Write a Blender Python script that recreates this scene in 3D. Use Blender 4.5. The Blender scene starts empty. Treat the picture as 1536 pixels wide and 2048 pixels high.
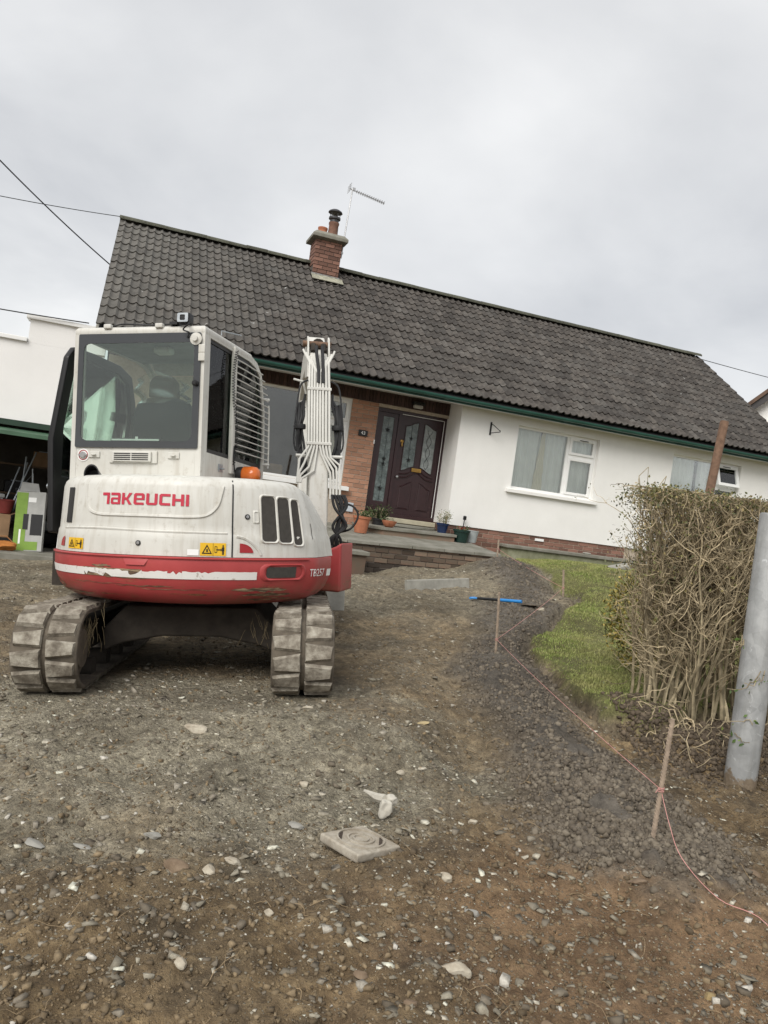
import bpy, bmesh, math, random
import numpy as np
from mathutils import Vector, Matrix, noise as mnoise
random.seed(7); rng = np.random.default_rng(11)
rad = math.radians
scene = bpy.context.scene
COL = scene.collection
EYE = 1.5

# ------------------------------------------------------------------ camera
PIT, ROL = rad(-0.5594), rad(7.815)
cd = bpy.data.cameras.new('camera'); cam = bpy.data.objects.new('camera', cd); COL.objects.link(cam)
cp, sp, cr, sr = math.cos(PIT), math.sin(PIT), math.cos(ROL), math.sin(ROL)
fw = Vector((0, cp, sp)); up0 = Vector((0, -sp, cp)); rt0 = Vector((1, 0, 0))
rt = rt0*cr + up0*sr; up = -rt0*sr + up0*cr
cam.matrix_world = Matrix(((rt.x, up.x, -fw.x, 0), (rt.y, up.y, -fw.y, 0), (rt.z, up.z, -fw.z, EYE), (0, 0, 0, 1)))
cd.sensor_fit = 'VERTICAL'; cd.sensor_height = 24; cd.lens = 1540/2048*24
cd.clip_end = 2000; cd.clip_start = 0.05
scene.camera = cam

# ------------------------------------------------------------------ sky, sun, exposure
SUN_EL, SUN_AZ = 42, 205          # compass azimuth of the sun (0 = ahead of the camera, 90 = right)
w = bpy.data.worlds.new('World'); scene.world = w; w.use_nodes = True
nt = w.node_tree; nt.nodes.clear()
out = nt.nodes.new('ShaderNodeOutputWorld'); bg = nt.nodes.new('ShaderNodeBackground')
sky = nt.nodes.new('ShaderNodeTexSky'); sky.sky_type = 'NISHITA'; sky.sun_disc = False
sky.sun_elevation = rad(SUN_EL); sky.sun_rotation = rad(SUN_AZ); sky.air_density = 1.0; sky.dust_density = 2.0
tc = nt.nodes.new('ShaderNodeTexCoord')
# cloud deck: directions projected on a flat layer overhead so that clouds shrink towards the horizon
sep = nt.nodes.new('ShaderNodeSeparateXYZ'); nt.links.new(tc.outputs['Generated'], sep.inputs[0])
def wmath(op, a, b=None):
    n = nt.nodes.new('ShaderNodeMath'); n.operation = op
    for i, q in enumerate((a, b)):
        if q is None: continue
        if isinstance(q, (int, float)): n.inputs[i].default_value = q
        else: nt.links.new(q, n.inputs[i])
    return n.outputs[0]
zz = wmath('ADD', wmath('MAXIMUM', sep.outputs[2], 0.0), 0.22)
cx = wmath('DIVIDE', sep.outputs[0], zz); cy = wmath('DIVIDE', sep.outputs[1], zz)
cmb = nt.nodes.new('ShaderNodeCombineXYZ'); nt.links.new(cx, cmb.inputs[0]); nt.links.new(cy, cmb.inputs[1])
n1 = nt.nodes.new('ShaderNodeTexNoise'); n1.inputs['Scale'].default_value = 1.0; n1.inputs['Detail'].default_value = 7; n1.inputs['Roughness'].default_value = .5; n1.inputs['Distortion'].default_value = .25
nt.links.new(cmb.outputs[0], n1.inputs['Vector'])
rmp = nt.nodes.new('ShaderNodeValToRGB')
rmp.color_ramp.elements[0].position = .33; rmp.color_ramp.elements[0].color = (2.95, 3.0, 3.1, 1)
rmp.color_ramp.elements[1].position = .66; rmp.color_ramp.elements[1].color = (4.75, 4.75, 4.72, 1)
nt.links.new(n1.outputs[0], rmp.inputs[0])
mixs = nt.nodes.new('ShaderNodeMix'); mixs.data_type = 'RGBA'; mixs.inputs[0].default_value = .93
nt.links.new(sky.outputs[0], mixs.inputs[6]); nt.links.new(rmp.outputs[0], mixs.inputs[7])
nt.links.new(mixs.outputs[2], bg.inputs[0]); bg.inputs[1].default_value = .1
nt.links.new(bg.outputs[0], out.inputs[0])
sl = bpy.data.lights.new('sun', 'SUN'); sl.energy = 1.5; sl.angle = rad(40); sl.color = (1, .97, .92)
so = bpy.data.objects.new('sun', sl); COL.objects.link(so)
az, el = rad(SUN_AZ), rad(SUN_EL)
sd = Vector((math.sin(az)*math.cos(el), math.cos(az)*math.cos(el), math.sin(el)))
so.rotation_euler = sd.to_track_quat('Z', 'Y').to_euler(); so.location = (0, 0, 30)
vs = scene.view_settings
vs.view_transform = 'Standard'; vs.look = 'None'; vs.exposure = 1.02; vs.gamma = 1; vs.use_curve_mapping = False
scene.cycles.max_bounces = 8; scene.cycles.transparent_max_bounces = 16

# ------------------------------------------------------------------ helpers
def link(o): COL.objects.link(o); return o
class MB:
    def __init__(s): s.v = []; s.f = []
    def add(s, vs_, fs_):
        b = len(s.v); s.v.extend([tuple(p) for p in vs_]); s.f.extend([tuple(i+b for i in q) for q in fs_]); return s
    def box(s, x0, x1, y0, y1, z0, z1, T=None):
        P = [(x0,y0,z0),(x1,y0,z0),(x1,y1,z0),(x0,y1,z0),(x0,y0,z1),(x1,y0,z1),(x1,y1,z1),(x0,y1,z1)]
        if T is not None: P = [T @ Vector(p) for p in P]
        return s.add(P, [(0,3,2,1),(4,5,6,7),(0,1,5,4),(1,2,6,5),(2,3,7,6),(3,0,4,7)])
    def prism(s, pts, fn, d0, d1):
        n = len(pts)
        P = [fn(a, b, d0) for a, b in pts] + [fn(a, b, d1) for a, b in pts]
        return s.add(P, [tuple(range(n))[::-1], tuple(range(n, 2*n))] + [(i, (i+1) % n, n+(i+1) % n, n+i) for i in range(n)])
    def ring(s, outer, inner, fn, d0, d1):
        n = len(outer); P = []
        for d in (d0, d1):
            P += [fn(a, b, d) for a, b in outer]; P += [fn(a, b, d) for a, b in inner]
        F = []
        for i in range(n):
            j = (i+1) % n
            F += [(i, n+i, n+j, j), (2*n+i, 2*n+j, 3*n+j, 3*n+i), (i, j, 2*n+j, 2*n+i), (n+i, 3*n+i, 3*n+j, n+j)]
        return s.add(P, F)
    def loft(s, rings, closed=True, cap0=True, cap1=True):
        n = len(rings[0]); P = [p for r in rings for p in r]; F = []
        m = n if closed else n-1
        for k in range(len(rings)-1):
            for i in range(m):
                j = (i+1) % n
                F.append((k*n+i, k*n+j, (k+1)*n+j, (k+1)*n+i))
        if closed and cap0: F.append(tuple(range(n))[::-1])
        if closed and cap1: F.append(tuple(range((len(rings)-1)*n, len(rings)*n)))
        return s.add(P, F)
    def tube(s, path, r, n=8, cap=True):
        path = [Vector(p) for p in path]; m = len(path)
        rs = r if isinstance(r, (list, tuple)) else [r]*m
        T = []
        for i in range(m):
            a = path[max(0, i-1)]; b = path[min(m-1, i+1)]; d = (b-a)
            T.append(d.normalized() if d.length > 1e-9 else Vector((0, 0, 1)))
        u = T[0].orthogonal().normalized(); rings = []
        for i in range(m):
            u = (u - T[i]*u.dot(T[i]))
            u = u.normalized() if u.length > 1e-6 else T[i].orthogonal().normalized()
            v_ = T[i].cross(u)
            rings.append([path[i] + (u*math.cos(2*math.pi*k/n) + v_*math.sin(2*math.pi*k/n))*rs[i] for k in range(n)])
        return s.loft(rings, True, cap, cap)
    def lathe(s, prof, n=24, c=(0,0,0), cap0=True, cap1=True, T=None):
        rings = []
        for r, z in prof:
            rg = [Vector((c[0]+r*math.cos(2*math.pi*k/n), c[1]+r*math.sin(2*math.pi*k/n), c[2]+z)) for k in range(n)]
            if T is not None: rg = [T @ p for p in rg]
            rings.append(rg)
        return s.loft(rings, True, cap0, cap1)
    def grid(s, fn, nu, nv):
        P = [fn(i/nu, j/nv) for j in range(nv+1) for i in range(nu+1)]
        return s.add(P, [(j*(nu+1)+i, j*(nu+1)+i+1, (j+1)*(nu+1)+i+1, (j+1)*(nu+1)+i) for j in range(nv) for i in range(nu)])
    def mesh(s, name, mat=None, smooth=False, angle=None):
        me = bpy.data.meshes.new(name); me.from_pydata(s.v, [], s.f); me.validate(); me.update()
        bm = bmesh.new(); bm.from_mesh(me); bmesh.ops.recalc_face_normals(bm, faces=bm.faces)
        if smooth:
            for f in bm.faces: f.smooth = True
            ang = rad(angle or 40)
            for e in bm.edges:
                if len(e.link_faces) == 2 and e.calc_face_angle(0) > ang: e.smooth = False
        bm.to_mesh(me); bm.free()
        if mat: me.materials.append(mat)
        return me
def obj(name, mb, mat, parent=None, smooth=False, bevel=0, angle=None, seg=2):
    me = mb.mesh(name, mat, smooth, angle) if isinstance(mb, MB) else mb
    o = link(bpy.data.objects.new(name, me))
    if parent: o.parent = parent
    if bevel:
        b = o.modifiers.new('bevel', 'BEVEL'); b.width = bevel; b.segments = seg; b.limit_method = 'ANGLE'; b.angle_limit = rad(35)
        b.harden_normals = False
        for p in me.polygons: p.use_smooth = True
        es = o.modifiers.new('wn', 'WEIGHTED_NORMAL'); es.keep_sharp = True
    return o
def inst(name, me, parent=None, loc=(0,0,0), rot=(0,0,0), sc=(1,1,1)):
    o = link(bpy.data.objects.new(name, me)); o.parent = parent; o.location = loc; o.rotation_euler = rot; o.scale = sc; return o
def tag(o, label, cat, group=None):
    o['label'] = label; o['category'] = cat
    if group: o['group'] = group
    return o
def struct(o): o['kind'] = 'structure'; return o
def empty(name, label, cat, loc=(0,0,0), rot=(0,0,0), group=None):
    e = link(bpy.data.objects.new(name, None)); e.empty_display_size = .1
    e.location = loc; e.rotation_euler = rot
    return tag(e, label, cat, group)

# ------------------------------------------------------------------ materials
def rgba(c): return (c[0], c[1], c[2], 1)
class NT:
    def __init__(s, name):
        s.m = bpy.data.materials.new(name); s.m.use_nodes = True; s.t = s.m.node_tree
        s.b = s.t.nodes['Principled BSDF']; s.o = s.t.nodes['Material Output']
    def n(s, typ, **kw):
        q = s.t.nodes.new('ShaderNode'+typ)
        for k, v in kw.items():
            if k in q.inputs.keys(): q.inputs[k].default_value = v
            else: setattr(q, k, v)
        return q
    def l(s, a, b): s.t.links.new(a, b)
    def coord(s, kind='Object'): return s.n('TexCoord').outputs[kind]
    def noise(s, scale, detail=4, rough=.55, vec=None, dist=0):
        q = s.n('TexNoise', Scale=scale, Detail=detail, Roughness=rough, Distortion=dist)
        s.l(vec if vec is not None else s.coord(), q.inputs['Vector']); return q.outputs[0]
    def ramp(s, fac, stops):
        q = s.n('ValToRGB'); cr_ = q.color_ramp
        while len(cr_.elements) < len(stops): cr_.elements.new(.5)
        for e, (p, c) in zip(cr_.elements, stops): e.position = p; e.color = rgba(c) if len(c) == 3 else c
        s.l(fac, q.inputs[0]); return q.outputs[0]
    def mix(s, fac, a, b, mode='MIX'):
        q = s.n('Mix', data_type='RGBA', blend_type=mode)
        for i, x in ((0, fac), (6, a), (7, b)):
            if isinstance(x, (int, float)): q.inputs[i].default_value = x
            elif isinstance(x, (tuple, list)): q.inputs[i].default_value = rgba(x)
            else: s.l(x, q.inputs[i])
        return q.outputs[2]
    def math(s, op, a, b=0., clamp=False):
        q = s.n('Math', operation=op); q.use_clamp = clamp
        for i, x in ((0, a), (1, b)):
            if isinstance(x, (int, float)): q.inputs[i].default_value = x
            else: s.l(x, q.inputs[i])
        return q.outputs[0]
    def bump(s, h, strength=.3, dist=.01):
        q = s.n('Bump', Strength=strength, Distance=dist); s.l(h, q.inputs['Height']); s.l(q.outputs[0], s.b.inputs['Normal']); return q
    def col(s, c):
        if isinstance(c, (tuple, list)): s.b.inputs['Base Color'].default_value = rgba(c)
        else: s.l(c, s.b.inputs['Base Color'])
    def set(s, rough=.6, metal=0., spec=.5):
        s.b.inputs['Roughness'].default_value = rough; s.b.inputs['Metallic'].default_value = metal
        s.b.inputs['Specular IOR Level'].default_value = spec; return s.m
def mul(c, k): return tuple(x*k for x in c)
def M(name, col, rough=.6, var=.25, scale=6, bump=0, bscale=60, metal=0, spec=.4, col2=None, island=0, rnd=0, kind='Object', bdist=.004):
    t = NT(name); vec = t.coord(kind)
    c2 = col2 or mul(col, 1-var)
    c = t.ramp(t.noise(scale, 5, .6, vec), [(.3, c2), (.7, mul(col, 1+var*.3) if not col2 else col)])
    if island or rnd:
        src = t.n('NewGeometry').outputs['Random Per Island'] if island else t.n('ObjectInfo').outputs['Random']
        k = island or rnd
        g = t.ramp(src, [(0, (1-k,)*3), (1, (1+k*.6,)*3)])
        c = t.mix(1., c, g, 'MULTIPLY')
    t.col(c)
    if bump: t.bump(t.noise(bscale, 4, .6, vec), bump, bdist)
    return t.set(rough, metal, spec)
def glass(name, tint=(.8,.9,.86), refl=.12, rough=.02, ior=1.5):
    t = NT(name); tr = t.n('BsdfTransparent'); tr.inputs[0].default_value = rgba(tint)
    gl = t.n('BsdfGlossy'); gl.inputs['Roughness'].default_value = rough; gl.inputs[0].default_value = (1, 1, 1, 1)
    fr = t.n('Fresnel'); fr.inputs['IOR'].default_value = ior
    f = t.math('ADD', fr.outputs[0], refl, True)
    mx = t.n('MixShader'); t.l(f, mx.inputs[0]); t.l(tr.outputs[0], mx.inputs[1]); t.l(gl.outputs[0], mx.inputs[2])
    t.l(mx.outputs[0], t.o.inputs[0]); return t.m

MAT = {}
def mk(k, *a, **kw): MAT[k] = M(k, *a, **kw); return MAT[k]
t = NT('render'); vec = t.coord(); c = t.ramp(t.noise(1.5, 5, .6, vec), [(.3, (.79,.78,.75)), (.7, (.85,.84,.81))])
mp = t.n('Mapping'); t.l(vec, mp.inputs[0]); mp.inputs['Scale'].default_value = (2.5, 2.5, .6)
c = t.mix(t.ramp(t.noise(1.2, 5, .6, mp.outputs[0]), [(.50, (0,)*3), (.80, (.10,)*3)]), c, (.56,.55,.50)); t.col(c)
t.bump(t.noise(75, 4, .6, vec), .55, .014); MAT['render'] = t.set(.92, 0, .3)
mk('render_cream', (.82,.81,.79), .9, .06, 1.0, .3, 60, bdist=.012)
mk('mortar', (.46,.39,.31), .95, .2, 20, .3, 120)
mk('brick_dirty', (.075,.055,.043), .95, .5, 5, .6, 60, rnd=.6, col2=(.05,.042,.034))
mk('mortar_dark', (.12,.10,.085), .95, .2, 20, .3, 120)
mk('brick_orange', (.46,.25,.165), .9, .2, 5, .4, 90, rnd=.22)
mk('brick_red', (.235,.125,.092), .9, .32, 5, .4, 90, rnd=.45)
mk('brick_brown', (.07,.04,.035), .85, .3, 6, .3, 90, rnd=.3)
mk('brick_mossy', (.185,.115,.082), .95, .5, 5, .6, 60, rnd=.7, col2=(.13,.115,.085))
mk('pvc', (.82,.82,.80), .35, .04, 4)
mk('gutter', (.028,.105,.084), .35, .25, 4, spec=.5)
mk('fascia_white', (.62,.61,.57), .6, .15, 4)
mk('door_wood', (.035,.014,.016), .35, .25, 8, spec=.5)
mk('brass', (.45,.27,.08), .35, .3, 30, metal=1)
mk('black', (.012,.012,.013), .45, .2, 10)
mk('rubber', (.02,.02,.021), .6, .3, 10)
mk('dark', (.02,.02,.02), .9, .3, 5)
mk('concrete', (.34,.33,.29), .95, .3, 7, .5, 70)
mk('slab', (.26,.25,.215), .95, .4, 4, .5, 60, col2=(.15,.145,.115))
mk('galv', (.46,.49,.51), .42, .25, 9, .1, 30, metal=.7, col2=(.30,.33,.35))
mk('rust', (.19,.115,.075), .9, .45, 25, .5, 100)
mk('terracotta', (.42,.16,.085), .85, .22, 9, .2, 60)
mk('soil', (.055,.04,.03), .95, .4, 20, .6, 60)
mk('leaf', (.075,.11,.03), .6, .5, 6, island=.5)
mk('curtain', (.86,.87,.83), .9, .1, 3)
mk('curtain_beige', (.78,.73,.58), .9, .12, 3)
mk('room', (.16,.15,.13), .9, .2, 2)
mk('steel', (.5,.5,.5), .4, .2, 20, metal=.9)
MAT['glass'] = glass('glass', (.965,.985,.975), .03)
MAT['cab_glass'] = glass('cab_glass', (.84,.95,.89), .02, .02, 1.2)
MAT['cab_glass_rear'] = glass('cab_glass_rear', (.86,.93,.89), .05, .02, 1.3)

# ------------------------------------------------------------------ frames
YAW = rad(19.081); HO = Vector((1.2461, 15.0674, -.2143+EYE))
HU = Vector((math.cos(YAW), math.sin(YAW), 0)); HV = Vector((-math.sin(YAW), math.cos(YAW), 0))
def hw(u, v, z): return HO + HU*u + HV*v + Vector((0, 0, z))
# ground height (world z; camera stands at EYE above 0)
GC = np.array([(0,2,-1.5),(-2,2,-1.6),(-4,3,-1.7),(2,2,-1.47),(4,2.5,-1.45),(0,.5,-1.5),(-.3,4,-1.46),(1.0,4,-1.44),(2.5,4.9,-1.42),(4,5,-1.35),
  (-3.2,5,-1.66),(-5,6,-1.75),(.6,5.6,-1.38),(1.5,6.5,-1.36),(3,7,-1.28),(0,7,-1.37),(1.3,7.7,-1.32),(2.2,8.5,-1.24),(4,9,-1.15),(-.4,9,-1.30),(-2.3,9,-1.5),(-4,9,-1.63),
  (.46,10.5,-1.11),(1.31,11,-1.02),(1.3,10,-1.09),(2.1,10,-1.04),(3.6,11,-.83),(-.47,12.7,-1.20),(.8,13.1,-1.0),(2.16,13.4,-.70),(2.7,12.6,-.75),(3.8,12.8,-.60),(4,13.8,-.62),(6,14,-.62),(9,16,-.6),
  (-6.1,12.2,-1.66),(-4.5,11.5,-1.63),(-2.5,12,-1.40),(-9,11,-1.68),(-8,6,-1.75),(8,6,-1.35),(9,11,-1.0)])
MOUND = [(1.38,3.40,.10),(1.33,4.0,.16),(1.27,4.7,.13),(1.22,5.6,.11),(1.22,6.6,.08),(1.40,8.0,.05),(1.85,9.6,.04),(2.25,11.2,.10),(2.1,12.9,.12)]
def smooth(e0, e1, x):
    t = np.clip((x-e0)/(e1-e0), 0, 1); return t*t*(3-2*t)
def gbase(x, y):
    x = np.asarray(x, float); y = np.asarray(y, float)
    d2 = (x[..., None]-GC[:, 0])**2 + (y[..., None]-GC[:, 1])**2
    w_ = 1/(d2+.12)**1.7
    z = (w_*GC[:, 2]).sum(-1)/w_.sum(-1)
    pl = -1.433 + .1036*(x+1.242) - .030*(y-5.919)
    k = 1-smooth(1.25, 1.9, np.maximum(np.abs(x+1.15)/1.0, np.abs(y-5.95)/1.15))
    return z*(1-k) + pl*k
def seg_mound(x, y):
    best = np.zeros_like(x); m = np.zeros_like(x)
    for (ax, ay, ah), (bx, by, bh) in zip(MOUND[:-1], MOUND[1:]):
        dx, dy = bx-ax, by-ay; t = np.clip(((x-ax)*dx+(y-ay)*dy)/(dx*dx+dy*dy), 0, 1)
        d = np.hypot(x-ax-t*dx, y-ay-t*dy); h = ah+t*(bh-ah)
        wd = .45 + .10*np.sin(y*2.1)
        best = np.maximum(best, h*np.exp(-(d/(wd*.75))**2)); m = np.maximum(m, np.clip(1.25-d/wd, 0, 1))
    return best, m
LAWN = [(1.98,5.42),(1.86,5.75),(1.80,6.4),(1.77,6.9),(1.64,7.6),(1.72,8.2),(1.98,8.6),(2.28,9.3),(2.58,10.1),(2.90,10.7),(3.02,11.3),(2.82,11.7),(2.72,12.4),(2.40,13.3),(2.62,14.9),(12,18.2),(14,10),(9,6.6),(4.2,6.3),(2.6,5.9)]
def inside(x, y, poly):
    c = np.zeros(np.shape(x), bool); n = len(poly)
    for i in range(n):
        x1, y1 = poly[i]; x2, y2 = poly[(i+1) % n]
        k = ((y1 > y) != (y2 > y)) & (x < (x2-x1)*(y-y1)/(y2-y1+1e-12)+x1)
        c ^= k
    return c
def pdist(x, y, poly):
    d = np.full(np.shape(x), 1e9); n = len(poly)
    for i in range(n):
        ax, ay = poly[i]; bx, by = poly[(i+1) % n]; dx, dy = bx-ax, by-ay
        t = np.clip(((x-ax)*dx+(y-ay)*dy)/(dx*dx+dy*dy), 0, 1)
        d = np.minimum(d, np.hypot(x-ax-t*dx, y-ay-t*dy))
    return d
def vnoise(x, y, s, seed=0, octaves=3):
    f = mnoise.fractal
    return np.array([f(Vector((a*s+seed, b*s-seed, seed*.7)), 1.0, 2.0, octaves) for a, b in zip(np.ravel(x), np.ravel(y))]).reshape(np.shape(x))
def gz(x, y):
    """ground height without the fine relief"""
    x = np.asarray(x, float); y = np.asarray(y, float)
    m, _ = seg_mound(x, y)
    return gbase(x, y) + m + EYE
def gz1(x, y): return float(gz(np.array([x]), np.array([y]))[0])
# ------------------------------------------------------------------ ground
def axis(spans):
    a = [spans[0][0]]
    for (s0, e, st0, st1) in spans:
        x = s0
        while x < e-1e-6:
            t = (x-s0)/(e-s0); x = min(e, x+st0+(st1-st0)*t); a.append(x)
    return np.array(a)
gx = np.concatenate([-axis([(2.4, 6, .025, .16), (6, 30, .16, 4), (30, 260, 4, 60)])[::-1], axis([(-2.4, 2.6, .021, .021)])[1:-1], axis([(2.6, 6, .025, .16), (6, 30, .16, 4), (30, 260, 4, 60)])])
gy = np.concatenate([-axis([(0, 20, .5, 10), (20, 200, 10, 60)])[::-1][:-1], axis([(0, 1.6, .3, .03), (1.6, 5.2, .019, .024), (5.2, 14.5, .026, .09), (14.5, 40, .12, 3), (40, 400, 3, 60)])])
X, Y = np.meshgrid(gx, gy)
mh, mm = seg_mound(X, Y)
Zb = gbase(X, Y)
near = (np.abs(X) < 7) & (Y > 1.0) & (Y < 15.5)
fine = np.zeros_like(X); big = np.zeros_like(X); mid = np.zeros_like(X)
xn, yn = X[near], Y[near]
big[near] = vnoise(xn, yn, .9, 3, 2); mid[near] = vnoise(xn, yn, 4.5, 11, 3); fine[near] = vnoise(xn, yn, 17, 21, 3)
ls = inside(X, Y, LAWN); ld = pdist(X, Y, LAWN); lsd = np.where(ls, ld, -ld)
lawn_up = smooth(-.02, .03, lsd + .09*mid)
zone_m = np.clip(mm*1.3 + .35*mid - .05, 0, 1)*(1-lawn_up)
zone_m *= smooth(2.9, 3.5, Y+.2*mid)
slate = smooth(1.25, .55, np.hypot((X+1.15)/2.1, (Y-4.35)/1.35)+.28*big+.15*mid)
slate = np.maximum(slate, smooth(.9, .3, np.hypot((X-.1)/.8, (Y-3.75)/.75)+.2*big+.1*mid))
far_grey = .38*smooth(4.9, 5.8, Y + .5*big)+.55*smooth(7.8, 10, Y + .8*big)
slate = np.clip(np.maximum(slate, far_grey*(.75+.25*big)), 0, 1)
slate *= 1-.6*smooth(1.1, .5, np.hypot((X-.35)/.9, (Y-4.75)/.42)+.3*big+.15*mid)
clay = smooth(1.25, .45, np.hypot((X-1.15)/1.15, (Y-2.75)/.95)+.35*big+.2*mid)*(1-zone_m)
rough_amt = .010 + .012*zone_m + .006*(1-slate)
near_k = smooth(15, 9, Y)*.75+.25
track_rut = np.exp(-((X-.05)/.16)**2)*smooth(4.6, 5.2, Y)*smooth(13, 8, Y)*.02
Zg = Zb + EYE + mh + big*.030*(1-lawn_up) + mid*.032*(1-.6*lawn_up)*near_k + fine*rough_amt*1.3*(1-lawn_up)
# lumpy clods on the heap
clodn = np.zeros_like(X); sel = near & (zone_m > .02)
clodn[sel] = np.array([mnoise.voronoi(Vector((a*17, b*17, 0)))[0][0] for a, b in zip(X[sel], Y[sel])])
Zg += zone_m*(.35-clodn)*.035*smooth(14, 6, Y)
# trench cut beside the lawn and the hole near the far stake, and the hole at the post foot
trench = np.exp(-((lsd+.07)/.05)**2)*smooth(5.0, 5.4, Y)*smooth(13.2, 12.0, Y)*.09
hole = np.exp(-(np.hypot((X-2.86)/.24, (Y-11.55)/.5))**2)*.22 + np.exp(-(np.hypot((X-2.30)/.26, (Y-5.05)/.22))**2)*.10
bank = smooth(4.95, 5.5, Y+.12*mid)*smooth(6.4, 5.9, Y)*smooth(1.75, 2.1, X+.1*mid)*.10
Zg += bank + lawn_up*.055 - trench - hole - track_rut
# keep the excavator's tracks on the surface
kx = 1-smooth(1.0, 1.35, np.maximum(np.abs(X+1.2)/1.0, np.abs(Y-5.95)/1.2))
plane = -1.433+.1036*(X+1.242)-.030*(Y-5.919)+EYE
Zg = np.where(kx > 0, Zg*(1-kx*.8)+(plane+.012+fine*.008)*kx*.8, Zg)
Zg[near] -= 0
nyy, nxx = X.shape
V3 = np.stack([X, Y, Zg], -1).reshape(-1, 3)
ii = (np.arange(nyy-1)[:, None]*nxx+np.arange(nxx-1)[None]).ravel()
FQ = np.stack([ii, ii+1, ii+nxx+1, ii+nxx], -1)
def np_mesh(name, V_, F_, mat, smooth_=False):
    me = bpy.data.meshes.new(name); k = F_.shape[1]
    me.vertices.add(len(V_)); me.vertices.foreach_set('co', np.ascontiguousarray(V_, np.float32).ravel())
    me.loops.add(F_.size); me.loops.foreach_set('vertex_index', np.ascontiguousarray(F_, np.int32).ravel())
    me.polygons.add(len(F_)); me.polygons.foreach_set('loop_start', np.arange(0, F_.size, k, dtype=np.int32))
    me.polygons.foreach_set('loop_total', np.full(len(F_), k, np.int32))
    if smooth_: me.polygons.foreach_set('use_smooth', np.ones(len(F_), bool))
    me.update(calc_edges=True)
    if mat: me.materials.append(mat)
    return me
t = NT('ground_soil'); vec = t.coord()
at = t.n('Attribute', attribute_name='zone'); sp_ = t.n('SeparateColor'); t.l(at.outputs['Color'], sp_.inputs[0])
nbig = t.noise(2.2, 5, .6, vec); nmid = t.noise(14, 6, .65, vec); nf = t.noise(75, 5, .7, vec)
brown = t.ramp(nmid, [(.28, (0.115,0.080,0.044)), (.5, (0.234,0.166,0.092)), (.74, (0.424,0.312,0.175))])
brown = t.mix(t.ramp(nbig, [(.40, (0,0,0)), (.62, (0.739,0.739,0.739))]), brown, t.ramp(nmid, [(.3, (0.049,0.038,0.026)), (.7, (0.125,0.100,0.069))]))
grey = t.ramp(nmid, [(.28, (0.154,0.135,0.098)), (.5, (0.284,0.254,0.190)), (.74, (0.445,0.405,0.314))])
heap = t.ramp(nmid, [(.3, (0.075,0.065,0.056)), (.55, (0.149,0.131,0.109)), (.75, (0.228,0.200,0.168))])
clayc = t.ramp(nmid, [(.3, (0.151,0.092,0.050)), (.7, (0.372,0.239,0.138))])
c = t.mix(sp_.outputs[0], brown, grey); c = t.mix(t.math('MULTIPLY', sp_.outputs[2], .75), c, clayc); c = t.mix(sp_.outputs[1], c, heap)
sparse = t.ramp(t.noise(130, 3, .6, vec), [(.64, (0,0,0)), (.72, (.6,.6,.6))])
c = t.mix(sparse, c, (.30,.27,.22))
c = t.mix(at.outputs['Alpha'], c, t.ramp(nmid, [(.3, (.12,.125,.045)), (.7, (.22,.21,.09))]))
wv = t.n('VectorMath', operation='ADD'); t.l(vec, wv.inputs[0]); nv_ = t.n('TexNoise', Scale=30., Detail=2.); t.l(vec, nv_.inputs['Vector']); sc_ = t.n('VectorMath', operation='SCALE'); sc_.inputs['Scale'].default_value = .03; t.l(nv_.outputs['Color'], sc_.inputs[0]); t.l(sc_.outputs[0], wv.inputs[1])
v1 = t.n('TexVoronoi', Scale=42.); t.l(wv.outputs[0], v1.inputs['Vector']); v2 = t.n('TexVoronoi', Scale=105.); t.l(wv.outputs[0], v2.inputs['Vector'])
k1 = t.ramp(v1.outputs['Color'], [(.15, (.62,.61,.59)), (.6, (1.0,1.0,1.0)), (.9, (1.55,1.55,1.52))]); k2 = t.ramp(v2.outputs['Color'], [(.15, (.6,.59,.57)), (.6, (1.0,1.0,1.0)), (.92, (1.75,1.75,1.72))])
amt = t.math('ADD', .20, t.math('MULTIPLY', sp_.outputs[0], .28)); amt = t.math('MULTIPLY', amt, t.math('SUBTRACT', 1., t.math('MULTIPLY', sp_.outputs[1], .7)))
c = t.mix(1., c, t.ramp(t.noise(.95, 5, .62, vec, .6), [(.34, (.60,.58,.55)), (.5, (.95,.95,.94)), (.66, (1.22,1.21,1.19))]), 'MULTIPLY')
c = t.mix(amt, c, t.mix(1., c, k1, 'MULTIPLY')); c = t.mix(amt, c, t.mix(1., c, k2, 'MULTIPLY'))
t.col(c)
hgt = t.math('ADD', t.math('MULTIPLY', nmid, .45), t.math('MULTIPLY', nf, .35))
hgt = t.math('ADD', hgt, t.math('MULTIPLY', t.math('MULTIPLY', v1.outputs['Distance'], amt), -.45)); hgt = t.math('ADD', hgt, t.math('MULTIPLY', t.math('MULTIPLY', v2.outputs['Distance'], amt), -.25))
t.bump(hgt, 1.0, .065)
GROUND_MAT = t.set(.88, 0, .3)
me = np_mesh('ground', V3, FQ, GROUND_MAT, True)
ca = me.color_attributes.new('zone', 'FLOAT_COLOR', 'POINT')
ca.data.foreach_set('color', np.stack([slate, zone_m, clay, lawn_up], -1).reshape(-1, 4).astype(np.float32).ravel())
ground = struct(link(bpy.data.objects.new('ground', me)))
from mathutils.bvhtree import BVHTree
_step = V3
def gsurf(x, y):
    """surface height by bilinear lookup"""
    x = np.asarray(x, float); y = np.asarray(y, float)
    i = np.clip(np.searchsorted(gx, x)-1, 0, nxx-2); j = np.clip(np.searchsorted(gy, y)-1, 0, nyy-2)
    a = (x-gx[i])/(gx[i+1]-gx[i]); b = (y-gy[j])/(gy[j+1]-gy[j])
    return Zg[j, i]*(1-a)*(1-b)+Zg[j, i+1]*a*(1-b)+Zg[j+1, i]*(1-a)*b+Zg[j+1, i+1]*a*b
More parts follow.
